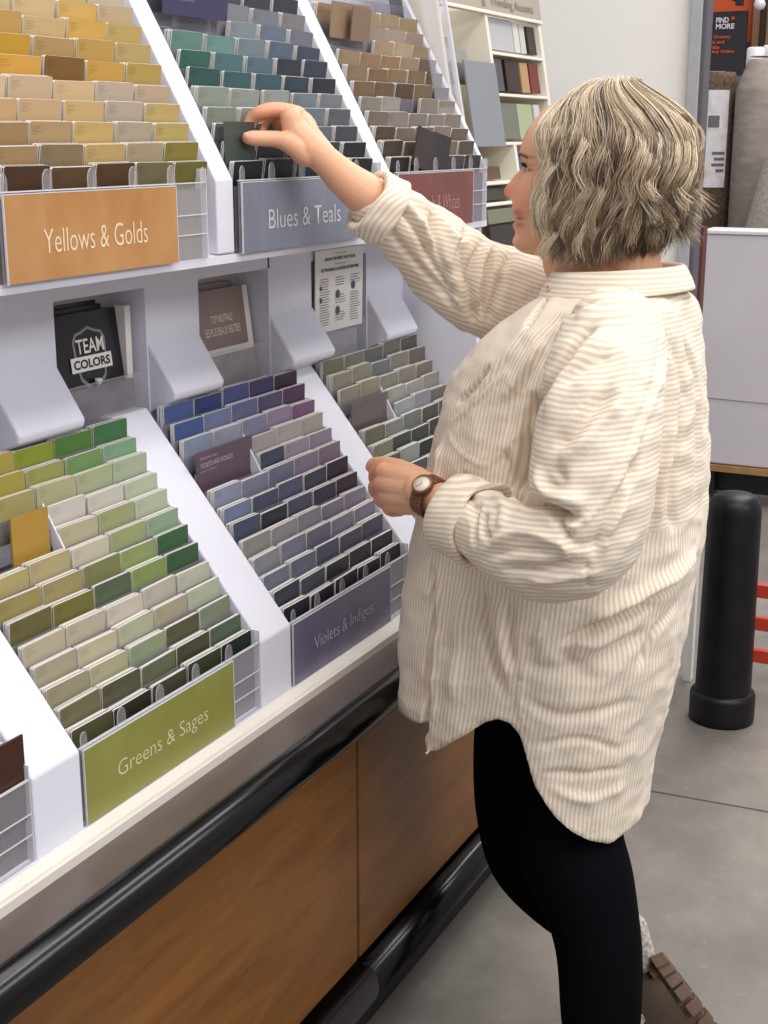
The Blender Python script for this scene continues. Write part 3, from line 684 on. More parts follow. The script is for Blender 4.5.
#STAGE3
# ------------------------------------------------------------------ the woman
def eval_mesh(bm_mesh, mods):
    """apply modifiers to a mesh and return a new mesh"""
    o = bpy.data.objects.new('tmp', bm_mesh); COL.objects.link(o)
    for tp, kw in mods:
        md = o.modifiers.new('m', tp)
        for k, v in kw.items(): setattr(md, k, v)
    dg = bpy.context.evaluated_depsgraph_get(); dg.update()
    me = bpy.data.meshes.new_from_object(o.evaluated_get(dg))
    bpy.data.objects.remove(o); return me
def ring_loft(bm, rings):
    vs = [[bm.verts.new(p) for p in r] for r in rings]
    n = len(vs[0])
    for a, b in zip(vs, vs[1:]):
        for k in range(n): bm.faces.new((a[k], a[(k+1) % n], b[(k+1) % n], b[k]))
    bm.faces.new(vs[0][::-1]); bm.faces.new(vs[-1])
def catmull(P, n):
    P = [np.array(p, float) for p in P]; out = []
    Q = [2*P[0]-P[1]]+P+[2*P[-1]-P[-2]]
    for i in range(1, len(Q)-2):
        for k in range(n):
            t = k/n
            out.append(.5*((2*Q[i])+(-Q[i-1]+Q[i+1])*t+(2*Q[i-1]-5*Q[i]+4*Q[i+1]-Q[i+2])*t*t+(-Q[i-1]+3*Q[i]-3*Q[i+1]+Q[i+2])*t**3))
    out.append(P[-1]); return out
def limb(bm, nodes, sub=5, n=18, flat=None):
    """closed tapering tube with rounded ends; nodes = (point, radius) or (point, radius, flatten)"""
    D = catmull([(*nd[0], nd[1]) for nd in nodes], sub)
    pts = [Vector(d[:3]) for d in D]; rad = [d[3] for d in D]
    t0 = (pts[1]-pts[0]).normalized(); t1 = (pts[-1]-pts[-2]).normalized()
    pre = [(pts[0]-t0*rad[0]*math.cos(a), rad[0]*math.sin(a)) for a in (.25, .7, 1.15)]
    post = [(pts[-1]+t1*rad[-1]*math.cos(a), rad[-1]*math.sin(a)) for a in (1.15, .7, .25)]
    allp = pre+list(zip(pts, rad))+post
    nrm = t0.orthogonal().normalized(); rings = []
    for i, (p, r) in enumerate(allp):
        t = (allp[min(i+1, len(allp)-1)][0]-allp[max(i-1, 0)][0]).normalized()
        nrm = (nrm-t*nrm.dot(t)).normalized(); b = t.cross(nrm)
        ring = []
        for k in range(n):
            v = (nrm*math.cos(2*PI*k/n)+b*math.sin(2*PI*k/n))*r
            if flat: v = v-flat[0]*v.dot(flat[0])*(1-flat[1])
            ring.append(p+v)
        rings.append(ring)
    ring_loft(bm, rings)
def arr(me):
    a = np.empty(len(me.vertices)*3); me.vertices.foreach_get('co', a); return a.reshape(-1, 3)
def put(me, a): me.vertices.foreach_set('co', a.ravel()); me.update()
def vnormals(me):
    a = np.empty(len(me.vertices)*3); me.vertices.foreach_get('normal', a); return a.reshape(-1, 3)
def projn(V):
    d = V-np.array(CAM); k = d@np.array(FW)
    return np.stack([384+F_PX*(d@np.array(RT))/k, 512-F_PX*(d@np.array(UP))/k], 1)
def interp(x, xs, ys): return np.interp(x, xs, ys)

XB = 2.04                                   # the plane of her spine
woman = thing('person', 'woman with wavy blonde bob, striped cream shirt and black leggings reaching for a paint chip', 'person', (XB, .68, 0))

# --- shirt
def torso_rings(rows, X=XB, n=72, pw=2.25, grow=0.):
    rings = []
    for y, xf, xb, a in rows:
        Fp, Bp = atX(xf, y, X), atX(xb, y, X); c = (Fp+Bp)/2; hv = (Fp-Bp)/2*(1-.035)
        r = []
        for k in range(n):
            th = 2*PI*k/n; cs, sn = math.cos(th), math.sin(th)
            cc = math.copysign(abs(cs)**(2/pw), cs); ss = math.copysign(abs(sn)**(2/pw), sn)
            r.append(c+hv*cc*(1+grow)+Vector((1, 0, 0))*ss*(a+grow*.2))
        rings.append(r)
    return rings
ROWS = [(280, 572, 670, .070), (290, 552, 686, .115), (302, 530, 695, .150), (318, 506, 700, .172), (338, 485, 703, .184), (364, 464, 706, .192), (400, 449, 709, .198),
        (450, 436, 710, .203), (500, 424, 709, .206), (550, 416, 705, .208), (600, 411, 694, .210), (650, 405, 686, .210), (700, 399, 674, .208), (750, 398, 660, .205), (800, 400, 651, .203), (870, 404, 641, .200)]
RD = catmull(ROWS, 4)
bm = bmesh.new(); ring_loft(bm, torso_rings(RD)); me_t = bpy.data.meshes.new('t'); bmesh.ops.recalc_face_normals(bm, faces=bm.faces); bm.to_mesh(me_t)
bm2 = bmesh.new()
LS = [(atX(622, 322, 1.94), .052), (atX(612, 342, 1.870), .074), (atX(603, 392, 1.810), .083), (atX(595, 460, 1.765), .086), (atX(582, 528, 1.745), .087), (atX(545, 545, 1.74), .079), (atX(508, 536, 1.755), .067), (atX(480, 523, 1.785), .055), (atX(466, 516, 1.80), .047)]
limb(bm2, LS, sub=6, n=36)
me_l = bpy.data.meshes.new('l'); bm2.to_mesh(me_l)
bm3 = bmesh.new()
RS = [(atX(585, 310, 2.14), .06), (atX(545, 305, 2.17), .072), (atX(508, 297, 2.17), .080), (atX(466, 280, 2.12), .077), (atX(427, 247, 2.06), .066), (atX(396, 217, 2.00), .050), (atX(378, 206, 1.985), .044)]
limb(bm3, RS, sub=6, n=36)
me_r = bpy.data.meshes.new('r'); bm3.to_mesh(me_r)
bmj = bmesh.new()
for mm in (me_t, me_l, me_r): bmj.from_mesh(mm)
mj = bpy.data.meshes.new('j'); bmj.to_mesh(mj)
shirt = eval_mesh(mj, [('REMESH', dict(mode='VOXEL', voxel_size=.0045)), ('SMOOTH', dict(factor=.5, iterations=6))])
# hem: trim the bottom to a curved shirt-tail
HEM = [(398, 712), (412, 722), (423, 724), (425, 752), (437, 751), (452, 742), (468, 733), (485, 722), (497, 719), (510, 724), (519, 735), (526, 757), (535, 788), (548, 808), (557, 819), (572, 832), (588, 838), (610, 837), (628, 823)]
bvh = BVHTree.FromPolygons([v.co[:] for v in shirt.vertices], [p.vertices[:] for p in shirt.polygons])
def hit(x, y, b=None):
    r = (b or bvh).ray_cast(CAM, ray(x, y).normalized())
    return r[0]
ctr = np.array([[(r[0]+r[36])[i]/2 for i in range(3)] for r in [torso_rings([q])[0] for q in RD]])
def theta(V):
    cy = np.interp(-V[:, 2], -ctr[:, 2], ctr[:, 1])
    return np.arctan2(-(V[:, 0]-XB), V[:, 1]-cy)      # 0 = front, +pi/2 = her left side, towards the camera
hp = [(hit(x, y), x, y) for x, y in HEM]; print('HEM', [(x, y, None if not h else tuple(round(v, 2) for v in h)) for h, x, y in hp]); hp = np.array([h[:] for h, x, y in hp if h])
ht = theta(hp); o_ = np.argsort(ht); ht, hz = ht[o_], hp[o_, 2]; hz = hz-.018*np.clip((ht-2.35)/.4, 0, 1)
V = arr(shirt); th = theta(V); zh = np.interp(np.abs(th), ht, hz)
bmS = bmesh.new(); bmS.from_mesh(shirt); bmS.verts.ensure_lookup_table()
isT = np.array([True]*len(V))
kill = [bmS.verts[i] for i in np.where(V[:, 2] < zh-.002)[0]]
bmesh.ops.delete(bmS, geom=kill, context='VERTS')
for v in bmS.verts:
    if v.is_boundary:
        q = np.array([v.co[:]]); v.co.z = float(np.interp(abs(theta(q)[0]), ht, hz))
bmS.to_mesh(shirt); bmS.free()
# folds, seams and stitched edges
FOLDS = [
 ([(666,300),(668,330),(666,355),(662,375),(655,395),(648,415),(640,435),(630,462),(614,490),(596,512),(578,524),(562,534),(566,560)], .0026, .0042, 1),
 ([(660,310),(660,340),(656,370),(648,395),(640,415),(632,435),(620,460),(604,487),(586,507)], -.0016, .0028, 0),
 ([(646,541),(674,538),(684,520),(708,508)], .0018, .0026, 1), ([(645,547),(676,544),(690,525)], -.0025, .004, 0),
 ([(580,634),(627,613),(674,585),(697,562)], -.011, .006, 0), ([(585,622),(632,600),(676,573),(698,548)], .009, .011, 0),
 ([(561,643),(604,627),(656,605)], -.010, .006, 0), ([(560,650),(578,668),(617,648),(650,630)], -.007, .013, 0),
 ([(682,604),(656,631),(641,668)], -.007, .006, 0), ([(572,640),(600,645),(640,628)], .004, .010, 0),
 ([(485,590),(483,617),(492,662),(503,694)], -.008, .007, 0), ([(512,600),(509,635),(512,668)], -.006, .006, 0), ([(466,585),(458,640),(452,700)], .006, .012, 0), ([(498,600),(500,640),(508,680)], .005, .008, 0),
 ([(432,556),(432,628),(427,674),(424,719),(425,735)], -.013, .005, 0), ([(439,556),(439,628),(434,674),(432,719)], .004, .006, 0),
 ([(542,624),(526,662),(519,697),(521,719)], .002, .003, 1),
 ([(535,640),(530,665),(560,672),(600,680)], -.004, .012, 0), ([(525,700),(560,716),(600,712),(640,700)], -.0035, .009, 0), ([(535,745),(580,740),(620,750)], -.003, .007, 0), ([(548,790),(590,800),(625,785)], .003, .008, 0), ([(530,772),(575,775),(625,768)], -.0025, .006, 0),
 ([(665,415),(652,470),(640,520),(636,536)], -.007, .008, 0), ([(674,420),(664,470),(655,530)], .006, .009, 0), ([(683,400),(676,460),(672,505),(676,532)], -.006, .007, 0), ([(697,390),(700,440),(698,490)], -.004, .007, 0),
 ([(674,345),(680,380),(684,400)], -.004, .006, 0), ([(684,340),(694,370),(700,400)], -.004, .006, 0), ([(643,450),(625,490),(604,530),(592,560)], -.006, .007, 0), ([(632,480),(615,520),(600,552)], .005, .007, 0),
 ([(594,322),(575,342),(559,365),(541,393),(527,430),(521,470)], -.012, .008, 0), ([(604,332),(582,355),(560,386),(545,420)], .007, .011, 0),
 ([(612,354),(585,366),(562,386)], -.004, .006, 0), ([(616,388),(594,406),(572,430),(550,446)], -.006, .009, 0), ([(622,400),(600,422),(575,448),(556,462)], .005, .010, 0), ([(630,350),(625,385),(612,420)], .003, .012, 0),
 ([(523,440),(520,481),(526,498),(553,511),(578,519)], -.016, .006, 0), ([(533,470),(545,492),(566,500),(585,503)], .009, .009, 0), ([(526,499),(545,508),(561,527),(572,541)], -.008, .005, 0),
 ([(536,478),(556,486),(562,478),(552,468)], -.005, .006, 0), ([(478,500),(474,520),(473,548)], -.006, .004, 0), ([(484,512),(482,528),(488,540)], -.007, .005, 0), ([(493,492),(503,505),(500,530)], .004, .008, 0),
 ([(485,548),(517,532),(547,538),(575,552)], .006, .007, 0), ([(501,568),(539,570),(572,562)], -.006, .006, 0), ([(490,556),(520,550),(550,553)], -.003, .005, 0), ([(526,584),(567,579),(600,571)], .004, .006, 0), ([(587,563),(588,588)], -.003, .003, 0), ([(560,545),(590,545),(615,535)], -.003, .006, 0),
 ([(392,197),(415,226),(434,265),(455,298)], -.007, .006, 0), ([(400,195),(424,226),(444,262),(462,294)], .005, .007, 0), ([(384,222),(410,258),(440,290),(460,312)], -.005, .006, 0), ([(434,202),(435,230),(439,254),(453,282)], -.008, .006, 0),
 ([(462,230),(452,254),(450,286),(460,305)], .003, .003, 1), ([(468,224),(462,240),(464,262),(470,300)], -.006, .005, 0), ([(486,236),(473,265),(471,300),(474,325)], -.008, .007, 0), ([(499,240),(487,272),(481,320)], -.007, .006, 0), ([(512,250),(498,290),(486,325)], -.006, .006, 0), ([(493,238),(480,268),(477,310)], .005, .006, 0),
 ([(445,222),(455,238),(470,245)], .004, .006, 0), ([(410,190),(418,200),(430,206)], .003, .006, 0),
 ([(541,292),(520,322),(500,350),(478,378),(462,398),(448,425),(440,460)], .0032, .0055, 0), ([(549,296),(528,326),(508,354),(487,381),(472,400),(455,428)], -.0030, .0035, 0), ([(534,288),(512,318),(492,346),(470,374),(455,396)], -.0030, .004, 0),
 ([(488,366),(474,384),(457,402)], -.010, .0035, 0), ([(547,297),(538,310),(527,327)], -.009, .0030, 0),
 ([(506,373),(476,400),(448,426),(455,449),(478,464),(491,462),(526,425),(542,388)], .0016, .0024, 1), ([(511,383),(520,394),(540,386)], .0016, .0022, 1), ([(503,378),(478,403),(454,427)], -.0012, .0025, 0),
 ([(560,330),(535,365),(515,400),(505,440)], -.004, .007, 0), ([(545,340),(520,375),(500,400)], .004, .008, 0), ([(600,300),(560,318),(535,345)], -.004, .008, 0), ([(640,300),(600,306),(575,318)], .002, .008, 0),
 ([(440,440),(436,480),(432,520)], .005, .008, 0), ([(460,470),(470,500),(474,520)], -.004, .006, 0), ([(504,450),(510,480),(508,495)], -.006, .005, 0), ([(514,440),(516,480),(514,492)], .005, .005, 0),
]
bvh = BVHTree.FromPolygons([v.co[:] for v in shirt.vertices], [p.vertices[:] for p in shirt.polygons])
V = arr(shirt); Nn = vnormals(shirt); disp = np.zeros(len(V))
for pts, amp, sg, puck in FOLDS:
    P2 = catmull([np.array(p) for p in pts], 4) if len(pts) > 2 else [np.array(p) for p in pts]
    H = []
    for p in P2:
        h = hit(float(p[0]), float(p[1]))
        if h and (not H or (h-H[-1]).length < .12): H.append(h)
    if len(H) < 2: continue
    H = np.array([h[:] for h in H]); lo, hi = H.min(0)-4*sg, H.max(0)+4*sg
    idx = np.where(((V > lo) & (V < hi)).all(1))[0]; Q = V[idx]
    best = np.full(len(idx), 1e9); tt = np.zeros(len(idx)); L = len(H)-1
    for i in range(L):
        a, b = H[i], H[i+1]; ab = b-a; t = np.clip(((Q-a)@ab)/max(ab@ab, 1e-9), 0, 1)
        d = np.linalg.norm(Q-(a+t[:, None]*ab), axis=1); m_ = d < best
        best[m_] = d[m_]; tt[m_] = (i+t[m_])/L
    env = np.clip(np.minimum(tt, 1-tt)*6+.15, 0, 1) if not puck else 1.
    w = amp*(1.6 if puck else 2.0 if amp < 0 else 1.7)*np.exp(-(best/sg)**2)*env
    if puck: w = w*(1+.7*np.sin(tt*L*9.)*np.sin(tt*L*23.))
    disp[idx] += w
# broad soft drape and fine crumple
PR = projn(V)
ns = np.array([noise.noise(Vector((p[0]*9, p[1]*9, p[2]*5))) for p in V])*.0045
nf = np.array([noise.noise(Vector((p[0]*26+3, p[1]*26, p[2]*48))) for p in V])*.0022
nr = np.array([abs(noise.noise(Vector((p[0]*17+7, p[1]*17+(p[2]*9), p[2]*15)))) for p in V])*-.0075
V2 = V+Nn*(disp+ns+nf+nr)[:, None]
lowm = V2[:, 2] < .80; V2[lowm, 1] = np.minimum(V2[lowm, 1], .917+.02*np.clip((V2[lowm, 2]-.74)/.06, 0, 1))
put(shirt, V2)
# stripe coordinate per vertex, from the cloth panel it belongs to
kds = []
for mm, lab in ((me_t, 0), (me_l, 1), (me_r, 2)):
    b_ = BVHTree.FromPolygons([v.co[:] for v in mm.vertices], [p.vertices[:] for p in mm.polygons]); kds.append(b_)
u = np.zeros(len(V)); thv = theta(V)
ax = (RS[1][0]-RS[-1][0]).normalized(); nup = Vector((0, 0, 1))-ax*ax.z; nup.normalize()
rot_n = (nup*math.cos(-.18)+ax*math.sin(-.18))
zy = atX(660, 542, 1.86).z
for i in range(len(V)):
    v = Vector(V[i]); ds = [b_.find_nearest(v)[3] for b_ in kds]
    ds[0] += .004
    k = ds.index(min(ds))
    if k == 1: u[i] = v.z*1.02+.10*v.y
    elif k == 2: u[i] = v.dot(rot_n)*1.0
    else:
        back = thv[i] > 1.62 or thv[i] < -1.62
        u[i] = (v.z+.12*v.y) if (v.z > zy and back) else .215*thv[i]+.02*v.z
at = shirt.attributes.new('stripe', 'FLOAT', 'POINT'); at.data.foreach_set('value', u)
for p in shirt.polygons: p.use_smooth = True
def shirt_mat(name='striped_cotton', attr='stripe', per=.0072):
    m = bpy.data.materials.new(name); m.use_nodes = True; nt = m.node_tree; b = nt.nodes['Principled BSDF']
    a = nt.nodes.new('ShaderNodeAttribute'); a.attribute_name = attr
    mu = nt.nodes.new('ShaderNodeMath'); mu.operation = 'MULTIPLY'; mu.inputs[1].default_value = 2*PI/per
    si = nt.nodes.new('ShaderNodeMath'); si.operation = 'SINE'
    r = nt.nodes.new('ShaderNodeValToRGB'); r.color_ramp.elements[0].position = .30; r.color_ramp.elements[1].position = .62
    r.color_ramp.elements[0].color = (*lin('#d8c8b2'), 1); r.color_ramp.elements[1].color = (*lin('#efe2cf'), 1)
    ma = nt.nodes.new('ShaderNodeMath'); ma.operation = 'MULTIPLY_ADD'; ma.inputs[1].default_value = .5; ma.inputs[2].default_value = .5
    nt.links.new(a.outputs['Fac'], mu.inputs[0]); nt.links.new(mu.outputs[0], si.inputs[0]); nt.links.new(si.outputs[0], ma.inputs[0])
    nt.links.new(ma.outputs[0], r.inputs[0]); nt.links.new(r.outputs[0], b.inputs['Base Color'])
    b.inputs['Roughness'].default_value = .85; b.inputs['Specular IOR Level'].default_value = .15
    b.inputs['Sheen Weight'].default_value = .15
    tc = nt.nodes.new('ShaderNodeTexCoord'); n2 = nt.nodes.new('ShaderNodeTexNoise'); n2.inputs['Scale'].default_value = 120; n2.inputs['Detail'].default_value = 3
    n3 = nt.nodes.new('ShaderNodeTexNoise'); n3.inputs['Scale'].default_value = 28; n3.inputs['Detail'].default_value = 5; n3.inputs['Distortion'].default_value = .6
    ad = nt.nodes.new('ShaderNodeMath'); ad.operation = 'MULTIPLY_ADD'; ad.inputs[1].default_value = .25
    bp = nt.nodes.new('ShaderNodeBump'); bp.inputs['Strength'].default_value = .55; bp.inputs['Distance'].default_value = .004
    nt.links.new(tc.outputs['Object'], n2.inputs[0]); nt.links.new(tc.outputs['Object'], n3.inputs[0])
    nt.links.new(n2.outputs[0], ad.inputs[0]); nt.links.new(n3.outputs[0], ad.inputs[2]); nt.links.new(ad.outputs[0], bp.inputs['Height']); nt.links.new(bp.outputs[0], b.inputs['Normal'])
    return m
M_shirt = shirt_mat()
so = link('shirt', shirt, M_shirt); loc(so, woman)
md = so.modifiers.new('thick', 'SOLIDIFY'); md.thickness = .003; md.offset = -1
def cloth_obj(name, bm, ufun, solid=None, parent=so, sub=0):
    bmesh.ops.recalc_face_normals(bm, faces=bm.faces)
    me = bpy.data.meshes.new(name); bm.to_mesh(me); bm.free()
    at = me.attributes.new('stripe', 'FLOAT', 'POINT'); at.data.foreach_set('value', [ufun(v.co) for v in me.vertices])
    for p in me.polygons: p.use_smooth = True
    o = link(name, me, M_shirt); o.parent = parent
    if parent is so: o.matrix_parent_inverse = Matrix.Identity(4)
    if solid:
        s_ = o.modifiers.new('s', 'SOLIDIFY'); s_.thickness = solid; s_.offset = 0
    if sub:
        s_ = o.modifiers.new('b', 'SUBSURF'); s_.levels = sub; s_.render_levels = sub
    return o
def cuff(p0, p1, r0, r1, seed, ufun):
    """rolled shirt cuff: a wide band with a rolled edge, open at both ends"""
    bm = bmesh.new(); ax_ = (p1-p0).normalized(); n1 = ax_.orthogonal().normalized(); n2 = ax_.cross(n1); L = (p1-p0).length
    prof = [(.10, -.006), (.0, -.001), (-.02, .004), (.03, .0065), (.3, .006), (.7, .0065), (.97, .0075), (1.02, .003), (1.0, -.004), (.8, -.007), (.4, -.008)]
    rings = []
    for t, dr in prof:
        r = []
        for k in range(56):
            a = 2*PI*k/56; nz = noise.noise(Vector((math.cos(a)*2.2+seed, math.sin(a)*2.2, t*2.5)))*.005
            rr_ = r0+(r1-r0)*t+dr+nz
            r.append(p0+ax_*(L*t+noise.noise(Vector((math.cos(a)*1.6, math.sin(a)*1.6+seed, 0)))*.004)+(n1*math.cos(a)+n2*math.sin(a))*rr_)
        rings.append([bm.verts.new(q) for q in r])
    for a, b in zip(rings, rings[1:]):
        for k in range(56): bm.faces.new((a[k], a[(k+1) % 56], b[(k+1) % 56], b[k]))
    return cloth_obj('cuff', bm, ufun)
cuff(atX(484, 526, 1.78), atX(455, 514, 1.803), .058, .0535, 1.3, lambda c: c.z*1.0+.16*c.y)
cuff(atX(388, 214, 1.992), atX(366, 199, 1.965), .050, .046, 5.1, lambda c: c.z*.6+.75*c.y)
# collar: a folded band round the neck
bm = bmesh.new(); cc_ = atX(617, 277, 2.035); NK = 60
cols = []
for k in range(NK+1):
    a = math.radians(24)+(2*PI-math.radians(48))*k/NK        # 0 = front (+Y)
    fr = (math.cos(a)+1)/2                                       # 1 front, 0 back
    d = Vector((math.sin(a), math.cos(a), 0)); ry, rx = .094, .082
    base = cc_+Vector((d.x*rx, d.y*ry, 0))
    tz = .021-.014*fr; fall = .036+.010*fr**2
    if k in (0, NK): fall += .006
    wv = noise.noise(Vector((d.x*3, d.y*3, 1)))*.003
    prof = [(-.010, tz-.036), (-.006, tz-.012), (-.002, tz-.001), (.003, tz+.001), (.008, tz-.006), (.014+.003*fr, tz-fall*.5+wv), (.022+.006*fr, tz-fall)]
    cols.append([bm.verts.new(base+d*o1+Vector((0, 0, z1))) for o1, z1 in prof])
for a, b in zip(cols, cols[1:]):
    for j in range(len(a)-1): bm.faces.new((a[j], b[j], b[j+1], a[j+1]))
cloth_obj('collar', bm, lambda c: c.z+.03*c.y, solid=.0025, sub=1)
# front band edge and button
hb_ = hit(553, 286)
m = MB(); m.lathe([(.0001, 0), (.0045, 0), (.0055, .0008), (.0055, .0018), (.004, .0022), (.0001, .0018)], n=20)
bo = m.build('button', mat('shell_button', '#d9cbb8', .3)); 
bp_ = atX(549, 287, 1.962); bo.location = bp_; bo.rotation_euler = (0, math.radians(-90), math.radians(-20)); bo.parent = so
m = MB(); m.tube([(-.001, 0, .0024), (.001, 0, .0026)], .0009, n=6); q = m.build('button_thread', mat('red_thread', '#8c1f1c', .6), bo)

# --- body (head, neck, forearms, hands) as one continuous skin
XH = 2.05
bm = bmesh.new()
HR = [  # pixel row, front, back, half width
 (92, 600, 635, .018), (95, 580, 648, .034), (100, 563, 658, .046), (108, 549, 668, .056), (118, 539, 677, .064), (130, 530, 682, .069), (144, 524.5, 685, .072), (152, 523.8, 686, .0725),
 (160, 524.5, 686, .074), (166, 526, 685, .074), (172, 525.5, 683, .0735), (180, 523.5, 680, .073), (188, 521.5, 680, .072), (196, 519, 675, .070), (201, 517, 672, .069), (206, 516, 668, .067), (211, 515.5, 664, .066), (216, 516.5, 660, .064), (221, 517, 656, .062), (227, 516.5, 650, .059), (233, 517, 644, .055), (239, 515.5, 636, .050), (244, 515.5, 625, .045), (249, 519, 612, .038), (253, 526, 600, .028), (256, 540, 585, .014)]
HD = catmull(HR, 4); NH = 120
NOSE = [(160, 0), (164, 1.2), (170, 6.5), (177, 11.5), (184, 15.2), (189, 17.6), (193, 16.6), (196.5, 12.5), (199.5, 5.5), (203, 1.2), (207, 0)]
NW = [(160, .0055), (170, .0065), (180, .0085), (188, .0115), (194, .0135), (200, .0125), (207, .010)]
rings = []
for y, xf, xb, a in HD:
    Fp, Bp = atX(xf, y, XH), atX(xb, y, XH); dir_ = (Fp-Bp); ln = dir_.length; dn = dir_.normalized()
    c = Bp+dn*ln*.48; bf, bb_ = ln*.52, ln*.48
    pxm = (atX(xf-1, y, XH)-Fp).length
    nose_d = np.interp(y, [q[0] for q in NOSE], [q[1] for q in NOSE])*pxm; nw = np.interp(y, [q[0] for q in NW], [q[1] for q in NW])
    ring = []
    for k in range(NH):
        t = 2*PI*k/NH
        # denser towards the front
        t2 = t-.45*math.sin(t) if False else t
        cs, sn = math.cos(t2), math.sin(t2); pw = 2.35 if cs > 0 else 2.1
        ccs = math.copysign(abs(cs)**(2/pw), cs); ssn = math.copysign(abs(sn)**(2/pw), sn)
        b = bf if cs > 0 else bb_
        x = a*ssn; off = 0
        if cs > 0:
            off += nose_d*math.exp(-(abs(x)/nw)**2.4)
            # nostril wings
            off += .0045*math.exp(-((abs(x)-.0125)/.005)**2-((y-195.5)/4.0)**2)
            # eye sockets, brow ridge, cheeks
            off += -.0085*math.exp(-((abs(x)-.030)/.0125)**2-((y-168)/7.0)**2)
            off += .0022*math.exp(-((abs(x)-.028)/.022)**2-((y-154)/5.0)**2)
            off += .0065*math.exp(-((abs(x)-.040)/.018)**2-((y-196)/15.0)**2)
            # lips
            lipw = math.exp(-(abs(x)/.019)**2.6)
            off += .0050*lipw*math.exp(-((y-212.5)/2.6)**2)+.0046*lipw*math.exp(-((y-224.5)/3.0)**2)-.0085*math.exp(-(abs(x)/.024)**4)*math.exp(-((y-218.3)/1.9)**2)
            off += -.0032*lipw*math.exp(-((y-232)/3.)**2)+.003*math.exp(-(abs(x)/.016)**2-((y-241)/5.0)**2)
        ring.append(c+dn*(b*ccs+off)+Vector((-1, 0, 0))*x)
    rings.append(ring)
ring_loft(bm, rings)
# neck, throat and hidden upper chest that joins the limbs
limb(bm, [(atX(592, 222, XH), .046), (atX(582, 240, XH), .0545), (atX(580, 257, XH), .057), (atX(587, 276, 2.045), .056), (atX(600, 305, 2.035), .066), (atX(600, 345, 2.03), .10)], n=30)
limb(bm, [(atX(630, 215, XH), .045), (atX(628, 250, XH), .046), (atX(630, 285, XH), .052)], n=24)
limb(bm, [(atX(600, 345, 2.02), .09), (atX(625, 335, 1.92), .045), (atX(600, 410, 1.80), .043), (atX(583, 515, 1.755), .040), (atX(545, 535, 1.76), .038), (atX(490, 520, 1.78), .032), (atX(455, 506, 1.812), .0265), (atX(437, 497, 1.828), .0235), (atX(420, 490, 1.84), .025)], n=24)
limb(bm, [(atX(600, 345, 2.02), .09), (atX(550, 300, 2.17), .04), (atX(470, 280, 2.12), .034), (atX(412, 230, 2.03), .029), (atX(370, 198, 1.97), .033), (atX(346, 180, 1.945), .0285), (atX(328, 163, 1.925), .0235), (atX(313, 150, 1.912), .0235)], n=24)
def L(*nodes): limb(bm, [(p, r) for p, r in nodes], sub=4, n=14)
# her right hand, pinching the card
def h1(x, y, Y, r): return (atY(x, y, Y), r*(1.0 if r > .0175 else 1.16))
L(h1(322, 158, 1.060, .0225), h1(306, 143, 1.083, .0235), h1(295, 129, 1.10, .0200), h1(291, 119, 1.105, .0150))
L(h1(325, 158, 1.065, .021), h1(309, 138, 1.095, .021), h1(299, 121, 1.118, .016), h1(296, 115, 1.12, .013))
L(h1(312, 140, 1.10, .018), h1(304, 122, 1.128, .0135), h1(301, 119, 1.132, .0115))
L(h1(293, 114, 1.112, .0125), h1(277, 110, 1.132, .0105), h1(261, 112.5, 1.150, .0100), h1(252, 119.5, 1.164, .0090), h1(248.5, 129, 1.1675, .0078))
L(h1(298, 115, 1.125, .0120), h1(283, 112, 1.145, .0102), h1(268, 116, 1.166, .0095), h1(262, 126, 1.176, .0086), h1(260, 136, 1.176, .0078))
L(h1(303, 119, 1.136, .0110), h1(289, 118, 1.158, .0095), h1(277, 124, 1.176, .0088), h1(273, 133, 1.183, .0080), h1(271, 141, 1.18, .0072))
L(h1(307, 124, 1.145, .0095), h1(295, 125, 1.166, .0082), h1(286, 131, 1.180, .0076), h1(283, 138, 1.184, .007))
L(h1(306, 154, 1.078, .0170), h1(291, 144, 1.098, .0140), h1(277, 139.5, 1.117, .0112), h1(262, 138.5, 1.134, .0102), h1(252, 138, 1.1425, .0096), h1(248, 138, 1.1445, .0082))
L(h1(305, 128, 1.112, .020), h1(292, 122, 1.135, .016), h1(279, 121, 1.158, .012))
# her left hand, loosely closed
def h2(x, y, X, r): return (atX(x, y, X-.073), r*.97)
L(h2(432, 488, 1.912, .022), h2(415, 481, 1.925, .020), h2(398, 476, 1.938, .0175), h2(382, 472, 1.950, .0130))
L(h2(432, 494, 1.908, .023), h2(414, 489, 1.920, .021), h2(396, 486, 1.932, .0185), h2(381, 484, 1.942, .0135))
L(h2(431, 500, 1.908, .022), h2(414, 497, 1.920, .020), h2(398, 496, 1.932, .018), h2(385, 495, 1.942, .0130))
L(h2(430, 504, 1.912, .019), h2(415, 504, 1.924, .018), h2(402, 505, 1.935, .0155), h2(392, 505, 1.944, .0115))
L(h2(383, 470, 1.952, .0125), h2(375, 474, 1.975, .0105), h2(376, 482, 1.995, .0095), h2(388, 485, 2.000, .0085))
L(h2(381, 484, 1.945, .0125), h2(374, 487, 1.968, .0105), h2(377, 494, 1.990, .0095), h2(389, 495, 1.996, .0085))
L(h2(385, 495, 1.945, .0120), h2(379, 498, 1.966, .0100), h2(383, 504, 1.986, .009), h2(394, 504, 1.992, .008))
L(h2(392, 505, 1.946, .0105), h2(387, 508, 1.965, .009), h2(391, 512, 1.980, .008), h2(401, 512, 1.986, .0075))
L(h2(420, 478, 1.935, .0165), h2(402, 469, 1.955, .0145), h2(386, 463.5, 1.972, .0115), h2(374, 463.5, 1.980, .0100), h2(370.5, 467, 1.984, .0088))
L(h2(432, 495, 1.915, .024), h2(412, 490, 1.932, .0235), h2(396, 487, 1.945, .020))
